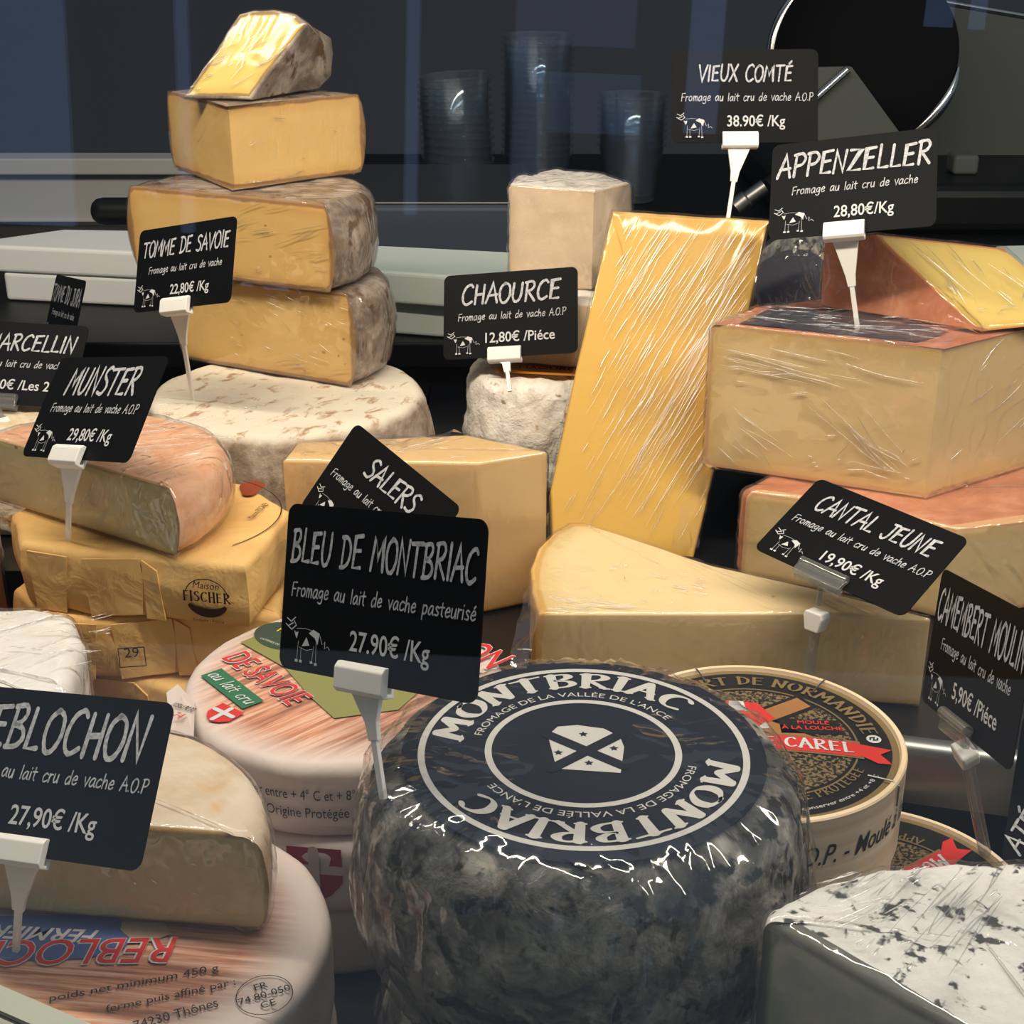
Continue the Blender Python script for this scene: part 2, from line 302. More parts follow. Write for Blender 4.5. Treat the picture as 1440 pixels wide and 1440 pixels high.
# ------------------------------------------------------------------ lettering
HAND = {k: v for k, v in (l.split('|', 1) for l in '''
A|7|0 0,3.4 10,6.4 0;1 3.6,6 4
B|6.6|1 0,1.2 9.6;~.4 9.4,4 9.8,5 7.8,3.4 5.8,1.4 5.2,4.6 4.6,5.8 2.4,4 .4,.4 0
C|6.8|~6 8.8,4.6 10,2 8.6,.6 5,1.2 1.4,3.2 0,6 1.4
D|7|1.2 0,1.4 9.8;~.2 9.6,4 9.4,6.2 6.2,5.4 2,2.8 .2,.4 0
E|6.4|5.6 9.8,1.2 9.4,.9 .2,5.4 .4;1.2 5.2,4.8 5.4
F|6|1 0,1.2 9.6,5.8 9.9;1.1 5,4.8 5.2
G|7|~6 8.6,4 10,1.4 8,.6 4.4,2 .6,4.6 .2,6 2;6 2,6.1 4.8,3.8 4.8
H|7|1 0,1.2 10;5.8 0,5.9 10;1 4.8,5.9 5.2
I|2.6|1 0,1.2 10
J|6|~4.4 9.8,4.4 3,3.4 .4,1.6 0,.2 1.8;2.4 9.8,6 9.9
L|5.8|1.2 10,.9 .2,5.2 .4
M|8.4|0 0,1.4 10,3.8 3.6,6.6 10,7.4 0
N|7|.4 0,1 10,5.2 .4,6 10
O|7.2|~3.4 10,1 8,.4 4,2 .2,4.6 .4,6.4 4,5.8 8.4,3.4 10,2.6 9.6
P|6.4|1 0,1.2 9.8;~.2 9.6,4 10,5.8 7.8,4.4 5.2,1 4.6
R|6.8|1 0,1.2 9.8;~.2 9.6,4 10,5.4 8,4 5.8,1.2 5;2 5,6 0
S|6.2|~5.6 9,3.6 10,1.4 8.6,1.8 6.6,4.4 4.6,5.2 2.4,3.4 .2,.4 .8
T|6.8|0 9.6,6.6 9.9;3.2 9.7,3 0
U|7|~.8 10,.6 3.6,1.8 .4,4 .4,5.6 3.4,5.9 10
V|6.6|0 10,2.8 0,6.4 10
X|6.4|.2 10,5.8 0;5.8 10,0 0
Z|6.8|.4 9.6,6 9.8,.2 .2,6.2 .4
É|6.4|5.6 9.8,1.2 9.4,.9 .2,5.4 .4;1.2 5.2,4.8 5.4;2.8 11.2,4.6 12.8
.|2|.6 .3,1 .3
'|2|1 10,.8 8
-|5|.8 4.4,4 4.4
a|6.2|~5 5.4,3 6,.8 3.6,.8 .8,2.4 .2,4.4 2.6,5 5.6;~5 5.6,4.8 1.4,5.8 .2
c|5.4|~4.8 5.2,3 6,.8 3.6,1.2 .6,3 .1,5 1.2
d|6|~4.8 5,3 5.8,.8 3.4,1 .6,2.6 .2,4.6 2.4;5.2 10,4.8 .2
e|5.6|~.9 3,4.6 3.6,4.4 5.6,2.8 6,.9 3.4,1.4 .6,3.2 .1,5 1.2
g|6|~5 5.4,3 6,.8 3.8,1.4 1.4,3 1.2,4.8 3.4;~5.2 5.8,4.8 -1.6,3 -3.4,.6 -2.6
h|5.8|1 10,.8 0;~.9 3,2.6 5.6,4.2 5.4,4.6 3,4.8 0
i|2.4|1 6,.9 .2;1.1 8.4,1.2 8.9
l|2.4|1.2 10,1 .2
m|7.6|1 6,.8 0;~.9 3.4,2.2 5.8,3.4 5.2,3.6 0;~3.6 3.4,5 5.8,6.2 5.2,6.6 0
n|5.8|1 6,.8 0;~.9 3.4,2.6 5.8,4.2 5.2,4.6 0
o|5.8|~3 6,1 4.6,.6 2,2 .1,4 .6,5 3.2,4.2 5.6,2.6 6
p|5.8|1 6,.6 -3.6;~1 4.6,3 6,4.8 4.6,4.2 1.4,2.4 .2,.9 1.2
r|4.4|1 6,.8 0;~.9 3,2 5.4,4 5.6
s|5|~4.2 5.2,2.6 6,1.2 5,2.2 3.4,3.8 2,3 .3,.6 .6
t|4.4|2 9,1.8 1.2,3 .1;0 6,4.2 6.2
u|5.8|~1 6,.8 1.8,2 .1,4 1.6,4.8 5.8;4.8 6,4.8 .1
v|5.2|.4 6,2.4 0,4.8 6.2
é|5.6|~.9 3,4.6 3.6,4.4 5.6,2.8 6,.9 3.4,1.4 .6,3.2 .1,5 1.2;2.8 7.6,4.2 9.2
'''.strip().split('\n'))}
def strokes_of(ch):
    adv, body = HAND[ch].split('|'); out = []
    for s in body.split(';'):
        sm = s[0] == '~'; p = [tuple(map(float, q.split())) for q in s.lstrip('~').split(',')]
        if sm:
            q = []; P = [p[0]] + p + [p[-1]]
            for i in range(1, len(P) - 2):
                for k in range(5):
                    t = k / 5; a, b, c, d = P[i - 1], P[i], P[i + 1], P[i + 2]
                    q.append(tuple(.5 * ((2 * b[j]) + (-a[j] + c[j]) * t + (2 * a[j] - 5 * b[j] + 4 * c[j] - d[j]) * t * t + (-a[j] + 3 * b[j] - 3 * c[j] + d[j]) * t ** 3) for j in (0, 1)))
            p = q + [p[-1]]
        out.append(p)
    return float(adv), out
def ribbon(v, f, pts, wd, rnd=None):
    """flat brush stroke with round ends; wd: one width or one for each point; each stroke lies a hair above the one before"""
    n = len(pts); base = len(v); ws_ = wd if hasattr(wd, '__len__') else [wd] * n; lv = (v[-1][2] + 5e-6) if v and len(v[-1]) > 2 else 5e-6
    for i, p in enumerate(pts):
        a = pts[max(i - 1, 0)]; b = pts[min(i + 1, n - 1)]; dx, dy = b[0] - a[0], b[1] - a[1]; l = math.hypot(dx, dy) or 1; nx, ny = -dy / l, dx / l
        if 0 < i < n - 1:
            d1 = (p[0] - a[0], p[1] - a[1]); l1 = math.hypot(*d1) or 1; cs = max(.45, abs((-d1[1] * nx + d1[0] * ny) / l1)); m = 1 / cs
        else: m = 1
        h = ws_[i] / 2 * m * (1 + (rnd.uniform(-.14, .14) if rnd else 0))
        v += [(p[0] + nx * h, p[1] + ny * h, lv), (p[0] - nx * h, p[1] - ny * h, lv)]
    for i in range(n - 1): f.append((base + 2 * i, base + 2 * i + 1, base + 2 * i + 3, base + 2 * i + 2))
    for i, j in ((0, 1), (n - 1, n - 2)):
        a = math.atan2(pts[i][1] - pts[j][1], pts[i][0] - pts[j][0]); c = len(v); K = 6; wd = ws_[i]
        v += [(pts[i][0] + wd / 2 * math.cos(a - math.pi / 2 + math.pi * k / K), pts[i][1] + wd / 2 * math.sin(a - math.pi / 2 + math.pi * k / K), lv) for k in range(K + 1)]
        f.append(tuple(range(c, c + K + 1)))
def hand(text, cap, width=None, wd=.135, slant=.12, seed=1, space=5.5):
    rnd = random.Random(seed); v = []; f = []; x = 0
    for ch in text:
        if ch == ' ': x += space; continue
        adv, st = strokes_of(ch); jy = rnd.uniform(-.25, .25); js = rnd.uniform(.96, 1.05)
        for p in st: ribbon(v, f, [(x + a * js + (b + jy) * slant, (b + jy) * js) for a, b in p], wd * 10, rnd)
        x += adv + .5
    x -= .5; s = cap / 10; sx = s if width is None else width / x
    return [((a - x / 2) * sx, b * s, q) for a, b, q in v], f
def serif(text, cap, width=None, thick=.2, thin=.07, space=4):
    """capitals with thick stems, thin strokes and slab feet"""
    v = []; f = []; x = 0
    for ch in text:
        if ch == ' ': x += space; continue
        adv, st = strokes_of(ch)
        for p in st:
            q = [(x + a[0] * 1.1, a[1]) for a in p]
            if len(p) > 5:
                wl = []
                for i_ in range(len(q)):
                    a, b = q[max(i_ - 1, 0)], q[min(i_ + 1, len(q) - 1)]; l = math.hypot(b[0] - a[0], b[1] - a[1]) or 1; wl.append(10 * (thin + (thick - thin) * (abs(b[1] - a[1]) / l) ** 2))
                ribbon(v, f, q, wl)
            else:
                for a, b in zip(q[:-1], q[1:]):
                    l = math.hypot(b[0] - a[0], b[1] - a[1]) or 1; ribbon(v, f, [a, b], 10 * (thin + (thick - thin) * (abs(b[1] - a[1]) / l) ** 2))
            if len(p) <= 5:
                for q, o in ((p[0], p[1]), (p[-1], p[-2])):
                    if abs(o[1] - q[1]) > 3 and (q[1] < .8 or q[1] > 9.2): ribbon(v, f, [(x + q[0] * 1.1 - 1.3, q[1]), (x + q[0] * 1.1 + 1.3, q[1])], 10 * thin)
        x += adv * 1.1 + 1.5
    x -= 1.5; s = cap / 10; sx = s if width is None else width / x
    return [((a - x / 2) * sx, b * s, q) for a, b, q in v], f
_H = {}
def sans(text, cap, width=None, bold=.0, shear=0):
    key = (text, bold, shear)
    if key not in _H:
        c = bpy.data.curves.new('t', 'FONT'); c.body = text; c.size = 1; c.offset = bold; c.shear = shear; c.resolution_u = 3; c.fill_mode = 'FRONT' if hasattr(c, 'fill_mode') else 'FRONT'
        o = bpy.data.objects.new('t', c); COL.objects.link(o); dg = bpy.context.evaluated_depsgraph_get(); me = bpy.data.meshes.new_from_object(o.evaluated_get(dg))
        _H[key] = ([(q.co.x, q.co.y) for q in me.vertices], [tuple(p.vertices) for p in me.polygons])
        bpy.data.objects.remove(o); bpy.data.curves.remove(c); bpy.data.meshes.remove(me)
    v, f = _H[key]; x0 = min(a for a, b in v); x1 = max(a for a, b in v); s = cap / .69; sx = s if width is None else width / (x1 - x0)
    return [((a - (x0 + x1) / 2) * sx, b * s) for a, b in v], f
def prnt(name, vf, mat, parent, fn=None, z=.0003):
    v, f = vf
    pts = []
    for q in v:
        p = fn(q[0], q[1]) if fn else (q[0], q[1], z); pts.append((p[0], p[1], p[2] + (q[2] if len(q) > 2 else 0)))
    return mesh_obj(name, pts, f, mat, parent, smooth=False)
def at2(ox, oy, ang=0, z=.0003, mirror=False):
    c, s = math.cos(ang), math.sin(ang); return lambda a, b: (ox + a * c - b * s, oy + a * s + b * c, z)
def polar(R, a0, z, cx=0, cy=0): return lambda a, b: (cx + (R + b) * math.cos(a0 - a / R), cy + (R + b) * math.sin(a0 - a / R), z)
def around(R, a0, z): return lambda a, b: (R * math.cos(a0 + a / R), R * math.sin(a0 + a / R), z + b)
def ring2(r0, r1, n=96):
    v = []; f = []
    for k in range(n): a = 2 * math.pi * k / n; v += [(r0 * math.cos(a), r0 * math.sin(a)), (r1 * math.cos(a), r1 * math.sin(a))]
    for k in range(n): j = (k + 1) % n; f.append((2 * k, 2 * k + 1, 2 * j + 1, 2 * j))
    return v, f
def disc2(r, n=96): return [(r * math.cos(2 * math.pi * k / n), r * math.sin(2 * math.pi * k / n)) for k in range(n)], [tuple(range(n))]
def poly2(p): return list(p), [tuple(range(len(p)))]
def join2(*l):
    v = []; f = []
    for k, (a, b) in enumerate(l): n = len(v); v += [(q[0], q[1], (q[2] if len(q) > 2 else 0) + k * 2e-5) for q in a]; f += [tuple(i + n for i in q) for q in b]
    return v, f
def bar2(a, l, wd): c, q = math.cos(a), math.sin(a); return [(x * c - y * q, x * q + y * c) for x, y in ((-l, -wd / 2), (l, -wd / 2), (l, wd / 2), (-l, wd / 2))], [(0, 1, 2, 3)]
def line2(pts, wd): v = []; f = []; ribbon(v, f, pts, wd); return v, f

# ------------------------------------------------------------------ price tags
CW, CH = .0856, .054
def rounded(wd, ht, r, n=6):
    out = []
    for cx, cy, a0 in ((wd / 2 - r, ht / 2 - r, 0), (-wd / 2 + r, ht / 2 - r, 90), (-wd / 2 + r, -ht / 2 + r, 180), (wd / 2 - r, -ht / 2 + r, 270)):
        for k in range(n + 1): a = math.radians(a0 + 90 * k / n); out.append((cx + r * math.cos(a), cy + r * math.sin(a)))
    return out
def cow():
    v = []; f = []
    for s, wd in (('1 15,3 14,5 15.6', .35), ('.6 13,3.4 11.4,5.6 13,4.4 14.4', .4), ('2 12.6,4 13.6', .4), ('5 11,6 9', .4), ('6 12,10 12.4,13 12', .14), ('7.5 6,11 5.2,14 6', .14), ('7 8,6.8 2', .16),
                  ('8.5 6,8.6 2', .14), ('14.5 7,14 2', .14), ('15.5 9,15.8 2', .16), ('17 11,18.4 8,19.6 9,19.6 6.8,21 7.6,22 6.6', .22)):
        ribbon(v, f, [tuple(map(float, q.split())) for q in s.split(',')], wd)
    for p in ([(9, 6.4), (12.6, 7), (11, 9.6)], [(12, 11), (15, 9.6), (16.4, 7.6), (17.2, 11.4), (14, 12.4)], [(5.2, 10.6), (6.4, 8.8), (7, 11)],
              [(6, 1), (7.4, 1), (7.4, 1.9), (6, 1.9)], [(8.1, 1), (9.4, 1), (9.4, 1.9), (8.1, 1.9)], [(13.3, 1.2), (14.5, 1.2), (14.5, 2), (13.3, 2)], [(15.3, .8), (16.6, .8), (16.6, 1.7), (15.3, 1.7)]):
        n = len(v); v += [(*q, 2e-4) for q in p]; f.append(tuple(range(n, n + len(p))))
    return [((a - 11) * .00098, (b - 8) * .00098, q) for a, b, q in v], f
COW = cow()
def price_tag(label, loc, rot, title, tcap, twid, sub, price, pin, clear_holder=False, clip_x=-.003, ty=.0118, turned=0, near=1.):
    R3 = (Matrix.Rotation(rot[2], 4, 'Z') @ Matrix.Rotation(rot[1], 4, 'Y') @ Matrix.Rotation(rot[0], 4, 'X'))
    loc = tuple(CAMP + (np.array(loc) - CAMP) * near)
    Mc = Matrix.Translation(loc) @ R3 @ Matrix.Diagonal((near, near, near, 1))
    pin = Vector([float(q) for q in pin])
    t = thing('price_tag', label, 'price tag', pin, 'price tags'); inv = Matrix.Translation(-pin)
    c = MB().prism(rounded(CW, CH, .004), -.0005, 0).obj('card', MAT['card'], t, smooth=False, M=inv @ Mc); c['label'] = 'black chalkboard card with white writing'
    tl = prnt('title', hand(title, tcap, twid, seed=len(title)), MAT['chalk'], c, at2(0, ty - tcap * .35, 0) if not turned else at2(-.034, -.017, turned))
    if sub: prnt('description', hand(sub, .0046, .0021 * len(sub) + .006, wd=.12, seed=7, space=6), MAT['chalk'], c, at2(.001, -.0028))
    if price: prnt('price', sans(price, .0062, .0034 * len(price), bold=.012), MAT['print_white'], c, at2(.0065, -.0175))
    if sub: prnt('cow_drawing', COW, MAT['print_white'], c, at2(-.030, -.0172))
    # holder: clip on the card's lower edge, blade, pin down to what it stands in
    u = Vector(Mc.col[0][:3]).normalized(); v = Vector(Mc.col[1][:3]).normalized(); nn = Vector(Mc.col[2][:3]).normalized()
    cp = Mc @ Vector((clip_x, -CH / 2 + .002, .0)); d = (pin - cp); Lh = d.length; d.normalize()
    wx = (u - d * u.dot(d)).normalized(); wz = wx.cross(-d)
    Mh = Matrix((wx, -d, wz)).transposed().to_4x4(); Mh.translation = cp
    if not clear_holder:
        h = thing_part('holder', t)
        clipM = Matrix((u, v, nn)).transposed().to_4x4(); clipM.translation = cp
        b = MB(); prof = [(-.0055, .0022), (-.0042, .0036), (.0025, .0036), (.0042, .0022), (.0042, .0004), (-.0042, .0004), (-.0042, -.0012), (.0030, -.0012), (.0030, -.0026), (-.0055, -.0026)]
        n = len(prof); hw = .0105
        b.add([(-hw, y, z) for y, z in prof] + [(hw, y, z) for y, z in prof], [tuple(range(n))[::-1], tuple(range(n, 2 * n))] + [(i, (i + 1) % n, n + (i + 1) % n, n + i) for i in range(n)])
        b.obj('clip', MAT['clip'], h, smooth=False, bevel=.0004, M=inv @ clipM)
        bl = min(.030, Lh * .58); b = MB(); z0, z1 = -.0012, .0008
        pl = [(-.0072, -.003), (-.0026, -bl + .006), (-.0020, -bl), (.0020, -bl), (.0026, -bl + .006), (.0072, -.003)]
        b.prism(pl[::-1] if False else pl, z0, z1); b.obj('blade', MAT['clip'], h, smooth=False, bevel=.0003, M=inv @ Mh)
        MB().box(-.0012, .0012, -Lh - .004, -bl + .001, -.001, .0006).obj('pin', MAT['clip'], h, smooth=False, bevel=.0002, M=inv @ Mh)
    else:
        h = thing_part('holder', t)
        clipM = Matrix((u, v, nn)).transposed().to_4x4(); clipM.translation = cp
        b = MB().tube([(-.0125, .0015, .0022), (.0125, .0015, .0022)], .0022, 14); b.box(-.0125, .0125, -.0052, .0015, .0006, .0030); b.box(-.0125, .0125, -.0052, .0035, -.0024, -.0008)
        b.obj('clip', MAT['clearclip'], h, bevel=.0003, M=inv @ clipM)
        k = .020
        MB().tube([(0, -.004, 0), (0, -k + .006, 0)], .0013, 10).obj('neck', MAT['clearclip'], h, M=inv @ Mh)
        MB().prism([(-.0042, -k + .0035), (-.0050, -k + .001), (-.0036, -k - .0058), (.0036, -k - .0058), (.0052, -k + .001), (.0042, -k + .0035)], -.0036, .0036).obj('swivel_block', MAT['clip'], h, smooth=False, bevel=.0008, M=inv @ Mh)
        MB().tube([(0, -k - .0055, 0), (0, -Lh, 0)], .0026, 14).obj('stem', MAT['clearclip'], h, M=inv @ Mh)
    return t
def thing_part(name, parent):
    o = bpy.data.objects.new(name, None); o.empty_display_size = .01; return link(o, parent)

# ------------------------------------------------------------------ cheese bodies
def vnormals(v, f):
    n = np.zeros_like(v)
    for k in (3, 4):
        q = np.array([a for a in f if len(a) == k])
        if len(q):
            nn = np.cross(v[q[:, 1]] - v[q[:, 0]], v[q[:, 2]] - v[q[:, 0]])
            if k == 4: nn = nn + np.cross(v[q[:, 2]] - v[q[:, 0]], v[q[:, 3]] - v[q[:, 0]])
            for j in range(k): np.add.at(n, q[:, j], nn)
    l = np.linalg.norm(n, axis=1, keepdims=True); return n / np.maximum(l, 1e-12)
def loft(top, flags, z0, z1, bot=None, rr=.006, rc=.0008, step=.003, nside=12, ncap=9, bulge=0., amp_r=.0006, amp_c=.00012, amp_cap=None, nscale=55, caps='rr', seed=0., rrb=None):
    """solid between two matching outlines; flags: 'c' cut face, 'r' rind, one for each side of the outline"""
    top = np.array(top, float); bot = top.copy() if bot is None else np.array(bot, float); K = len(top); T = []; B = []; F = []; rrb = rr if rrb is None else rrb
    for i in range(K):
        a, b = top[i], top[(i + 1) % K]; c, d = bot[i], bot[(i + 1) % K]; m = max(1, int(math.ceil(np.linalg.norm(b - a) / step)))
        for k in range(m): t = k / m; T.append(a + (b - a) * t); B.append(c + (d - c) * t); F.append(flags[i])
    T = np.array(T); B = np.array(B); N = len(T)
    e = np.roll(T, -1, 0) - T; e /= np.linalg.norm(e, axis=1, keepdims=True); en = np.stack([e[:, 1], -e[:, 0]], 1)
    vn = np.zeros((N, 2)); vr = np.zeros(N); vrb = np.zeros(N); iscut = np.zeros(N, bool)
    for i in range(N):
        p, q = F[i - 1], F[i]
        if p == q: n = en[i - 1] + en[i]
        else: n = en[i - 1] if p == 'r' else en[i]
        vn[i] = n / (np.linalg.norm(n) or 1); iscut[i] = p == 'c' and q == 'c'
        vr[i] = rc if iscut[i] else rr; vrb[i] = rc if iscut[i] else rrb
    # distance along a cut run to its rind ends, and which end vertices
    W = np.zeros((N, N)) if False else None
    ends = []; dist_end = np.full(N, .05)
    if any(iscut) and not all(iscut):
        start = next(i for i in range(N) if not iscut[i] and iscut[(i + 1) % N])
        i = 0
        while i < N:
            a = (start + i) % N
            if not iscut[a] and iscut[(a + 1) % N]:
                run = []; j = (a + 1) % N
                while iscut[j]: run.append(j); j = (j + 1) % N; i += 1
                pts = [a] + run + [j]; L = [0.]
                for p, q in zip(pts[:-1], pts[1:]): L.append(L[-1] + float(np.linalg.norm(T[q] - T[p])))
                for k, p in enumerate(run): dist_end[p] = min(L[k + 1], L[-1] - L[k + 1]); ends.append((p, a, max(0, 1 - L[k + 1] / (.8 * L[-1])), j, max(0, 1 - (L[-1] - L[k + 1]) / (.8 * L[-1]))))
                dist_end[a] = dist_end[j] = 0
            i += 1
    def ring(t, base, inset):                      # inset: per-vertex distance
        D = -vn * inset[:, None]; D2 = D.copy()
        for p, a, wa, j, wj in ends: D2[p] = D[p] + D[a] * wa + D[j] * wj
        return base + D2
    rings = []; NA = 5
    def push(xy, z): rings.append(np.column_stack([xy, np.broadcast_to(z, (N,))]))
    cb = B.mean(0); ct = T.mean(0)
    bi = ring(0, B, vrb)
    for k in range(1, ncap): push(cb + (bi - cb) * (k / ncap), z0)
    for k in range(NA + 1):
        a = (1 - k / NA) * math.pi / 2; push(ring(0, B, vrb * (1 - math.cos(a))), z0 + vrb * (1 - math.sin(a)))
    for k in range(1, nside):
        t = k / nside; base = B + (T - B) * t; zz = (z0 + vrb) * (1 - t) + (z1 - vr) * t
        push(base + vn * np.where(iscut, 0, bulge * math.sin(math.pi * t))[:, None], zz)
    for k in range(NA + 1):
        a = (k / NA) * math.pi / 2; push(ring(0, T, vr * (1 - math.cos(a))), z1 - vr * (1 - math.sin(a)))
    ti = ring(0, T, vr)
    for k in range(ncap - 1, 0, -1): push(ct + (ti - ct) * (k / ncap), z1)
    R = len(rings); V = np.vstack(rings + [np.array([[cb[0], cb[1], z0], [ct[0], ct[1], z1]])]); faces = []; ff = []
    r_side0 = ncap - 1; r_side1 = R - ncap
    for r in range(R - 1):
        capb = r < r_side0; capt = r >= r_side1
        for i in range(N):
            j = (i + 1) % N; faces.append((r * N + i, r * N + j, (r + 1) * N + j, (r + 1) * N + i)); ff.append(caps[0] if capb else caps[1] if capt else F[i])
    b0, t0 = R * N, R * N + 1
    for i in range(N):
        j = (i + 1) % N; faces.append((b0, j, i)); ff.append(caps[0]); faces.append((t0, (R - 1) * N + i, (R - 1) * N + j)); ff.append(caps[1])
    rim = np.full(len(V), .05); hz = V[:, 2]
    for r in range(R):
        s = slice(r * N, (r + 1) * N); rim[s] = np.minimum(dist_end, np.minimum(hz[s] - z0, z1 - hz[s]))
        if (caps[1] == 'c' and r >= r_side1) or (caps[0] == 'c' and r < r_side0):
            kk = (R - r) if r >= r_side1 else r + 1
            ex = (np.linalg.norm(ti - ct, axis=1) * (1 - min(1, kk / ncap)) if r >= r_side1 else np.linalg.norm(bi - cb, axis=1) * (1 - min(1, kk / ncap)))
            rim[s] = np.where(iscut, .05, ex)
    if caps[1] == 'c':
        for r in range(r_side0, r_side1 + 1):
            s = slice(r * N, (r + 1) * N); rim[s] = np.where(iscut, np.minimum(dist_end, hz[s] - z0), rim[s])
    nr = vnormals(V, faces); am = np.full(len(V), amp_r); cutv = np.zeros(len(V), bool)
    for q, fl in zip(faces, ff):
        if fl == 'c':
            for i in q: cutv[i] = True
    am[cutv] = amp_c
    if amp_cap is not None: am[(hz > z1 - 1e-4)] = amp_cap
    for i in range(len(V)):
        if am[i]: p = Vector(V[i]) * nscale + Vector((seed, seed * 1.7, 0)); V[i] += nr[i] * (noise.noise(p) + .5 * noise.noise(p * 2.3)) * am[i]
    return dict(V=V, F=faces, ff=ff, rim=rim, nr=nr)
def pick(S, fl):
    used = {}; f = []
    for q, x in zip(S['F'], S['ff']):
        if x == fl: f.append(tuple(used.setdefault(i, len(used)) for i in q))
    ids = list(used); return S['V'][ids], f, S['rim'][ids]
def parts_of(S, t, rind_m, paste_m, rind_name='rind', paste_name='paste'):
    for fl, nm, m in (('r', rind_name, rind_m), ('c', paste_name, paste_m)):
        if m is None: continue
        v, f, rim = pick(S, fl)
        if len(f): mesh_obj(nm, v, f, m, t, attrs={'rim': rim})
def wrap(S, t, mat, off=.0012, amp=.0008, sc=60, seed=3., fn=None):
    V = S['V'] + S['nr'] * off; V2 = V.copy()
    for i in range(len(V)):
        p = Vector(V[i]) * sc + Vector((seed, 0, seed)); a = amp * (abs(noise.noise(p)) + .6 * abs(noise.noise(p * 2.1)))
        V2[i] += S['nr'][i] * a
    if fn: V2 = fn(V2)
    return mesh_obj('cling_film', V2, S['F'], mat, t, sharp=0)
def arc(c, r, a0, a1, n): return [(c[0] + r * math.cos(a0 + (a1 - a0) * k / n), c[1] + r * math.sin(a0 + (a1 - a0) * k / n)) for k in range(n + 1)]
def dshape(A, B, h, n=36):
    """cut straight from A to B, round behind"""
    A = np.array(A); B = np.array(B); mid = (A + B) / 2; d = B - A; c = np.linalg.norm(d); nrm = np.array([-d[1], d[0]]) / c; cen = mid + nrm * h; r = math.hypot(c / 2, h)
    a0 = math.atan2(*(B - cen)[::-1]); a1 = math.atan2(*(A - cen)[::-1])
    while a1 <= a0: a1 += 2 * math.pi
    p = arc(cen, r, a0, a1, n); return [tuple(A)] + p[:-1], ['c'] + ['r'] * n
def circle(r, n=72): return [(r * math.cos(2 * math.pi * k / n), r * math.sin(2 * math.pi * k / n)) for k in range(n)]
def piece(name, label, outline, flags, z0, z1, rind_m, paste_m, film=None, group=None, film_kw=None, bot=None, **kw):
    o = np.array(outline, float); c = o.mean(0); bt = None if bot is None else np.array(bot, float) - c
    t = thing(name, label, 'cheese', (c[0], c[1], z0), group)
    S = loft(o - c, flags, 0, z1 - z0, bot=bt, **kw); parts_of(S, t, rind_m, paste_m)
    if film: wrap(S, t, film, **(film_kw or {}))
    return t, S, c
def framed(name, label, M4, top, flags, z0, z1, rind_m, paste_m, film=None, bot=None, film_kw=None, group=None, **kw):
    t = thing(name, label, 'cheese', mw=M4, group=group)
    S = loft(top, flags, z0, z1, bot=bot, **kw); parts_of(S, t, rind_m, paste_m)
    if film: wrap(S, t, film, **(film_kw or {}))
    return t
def film_sheet(parent, pts_a, pts_b, mat, amp=.002, n=16, m=14, name='film_flap', seed=0.):
    """loose crumpled sheet of film between two edges"""
    v = []; f = []
    for i in range(n + 1):
        for j in range(m + 1):
            s, t = i / n, j / m
            def al(P, u):
                u *= len(P) - 1; k = min(int(u), len(P) - 2); return Vector(P[k]).lerp(Vector(P[k + 1]), u - k)
            p = al(pts_a, s).lerp(al(pts_b, s), t); q = p * 90 + Vector((seed, 0, 0)); p = p + Vector((noise.noise(q), noise.noise(q + Vector((9, 0, 0))), noise.noise(q + Vector((0, 9, 0))))) * amp * 1.6
            v.append(p)
    for i in range(n):
        for j in range(m): a = i * (m + 1) + j; f.append((a, a + 1, a + m + 2, a + m + 1))
    return mesh_obj(name, v, f, mat, parent, sharp=0)
def crease_mat():
    x = M('film_crease'); nt = x.nt; nt.nodes.remove(x.b); tr = x.n('ShaderNodeBsdfTransparent'); gl = x.n('ShaderNodeBsdfGlossy'); gl.inputs['Roughness'].default_value = .24
    ms = x.n('ShaderNodeMixShader'); ms.inputs[0].default_value = .30; x.L(tr.outputs[0], ms.inputs[1]); x.L(gl.outputs[0], ms.inputs[2]); x.L(ms.outputs[0], nt.nodes['Material Output'].inputs[0]); return x.m
MAT['crease'] = crease_mat()
def creases(parent, quad, groups, seed=1, lift=.0016):
    '''fine folds of the film: thin tapering ridges lying on a four-cornered face; groups: (count, angle, spread, shortest, longest, radius, u0, u1, v0, v1)'''
    rnd = random.Random(seed); Q = [Vector([float(c) for c in q]) for q in quad]; b = MB()
    nrm = (Q[1] - Q[0]).cross(Q[3] - Q[0]).normalized(); lu = ((Q[1] - Q[0]).length + (Q[2] - Q[3]).length) / 2; lv = ((Q[3] - Q[0]).length + (Q[2] - Q[1]).length) / 2
    def P(u, v): return Q[0].lerp(Q[1], u).lerp(Q[3].lerp(Q[2], u), v) + nrm * lift
    for n, ang, spr, l0, l1, r, u0, u1, v0, v1 in groups:
        for _ in range(n):
            u, v = rnd.uniform(u0, u1), rnd.uniform(v0, v1); a = math.radians(ang + rnd.gauss(0, spr)); l = l0 + (l1 - l0) * rnd.random() ** 2; cu = rnd.uniform(-.04, .04); pts = []; k = 7
            for i in range(k):
                t = i / (k - 1); d = l * t; uu = u + (d * math.cos(a) - cu * l * math.sin(math.pi * t) * math.sin(a)) / lu; vv = v + (d * math.sin(a) + cu * l * math.sin(math.pi * t) * math.cos(a)) / lv
                if not (.01 < uu < .99 and .01 < vv < .99): break
                pts.append(P(uu, vv))
            if len(pts) < 4: continue
            m = len(pts); rr = r * rnd.uniform(.45, 1.25); b.tube(pts, [rr * (.15 + math.sin(math.pi * (i + .15) / (m - .7)) * rnd.uniform(.6, 1.)) if 0 < i < m - 1 else rr * .12 for i in range(m)], 6, cap=False)
    o = b.obj('film_creases', MAT['crease'], parent, sharp=0); o['kind'] = 'stuff'; return o
def local(o, p): return o.matrix_basis.inverted() @ Vector([float(q) for q in p])

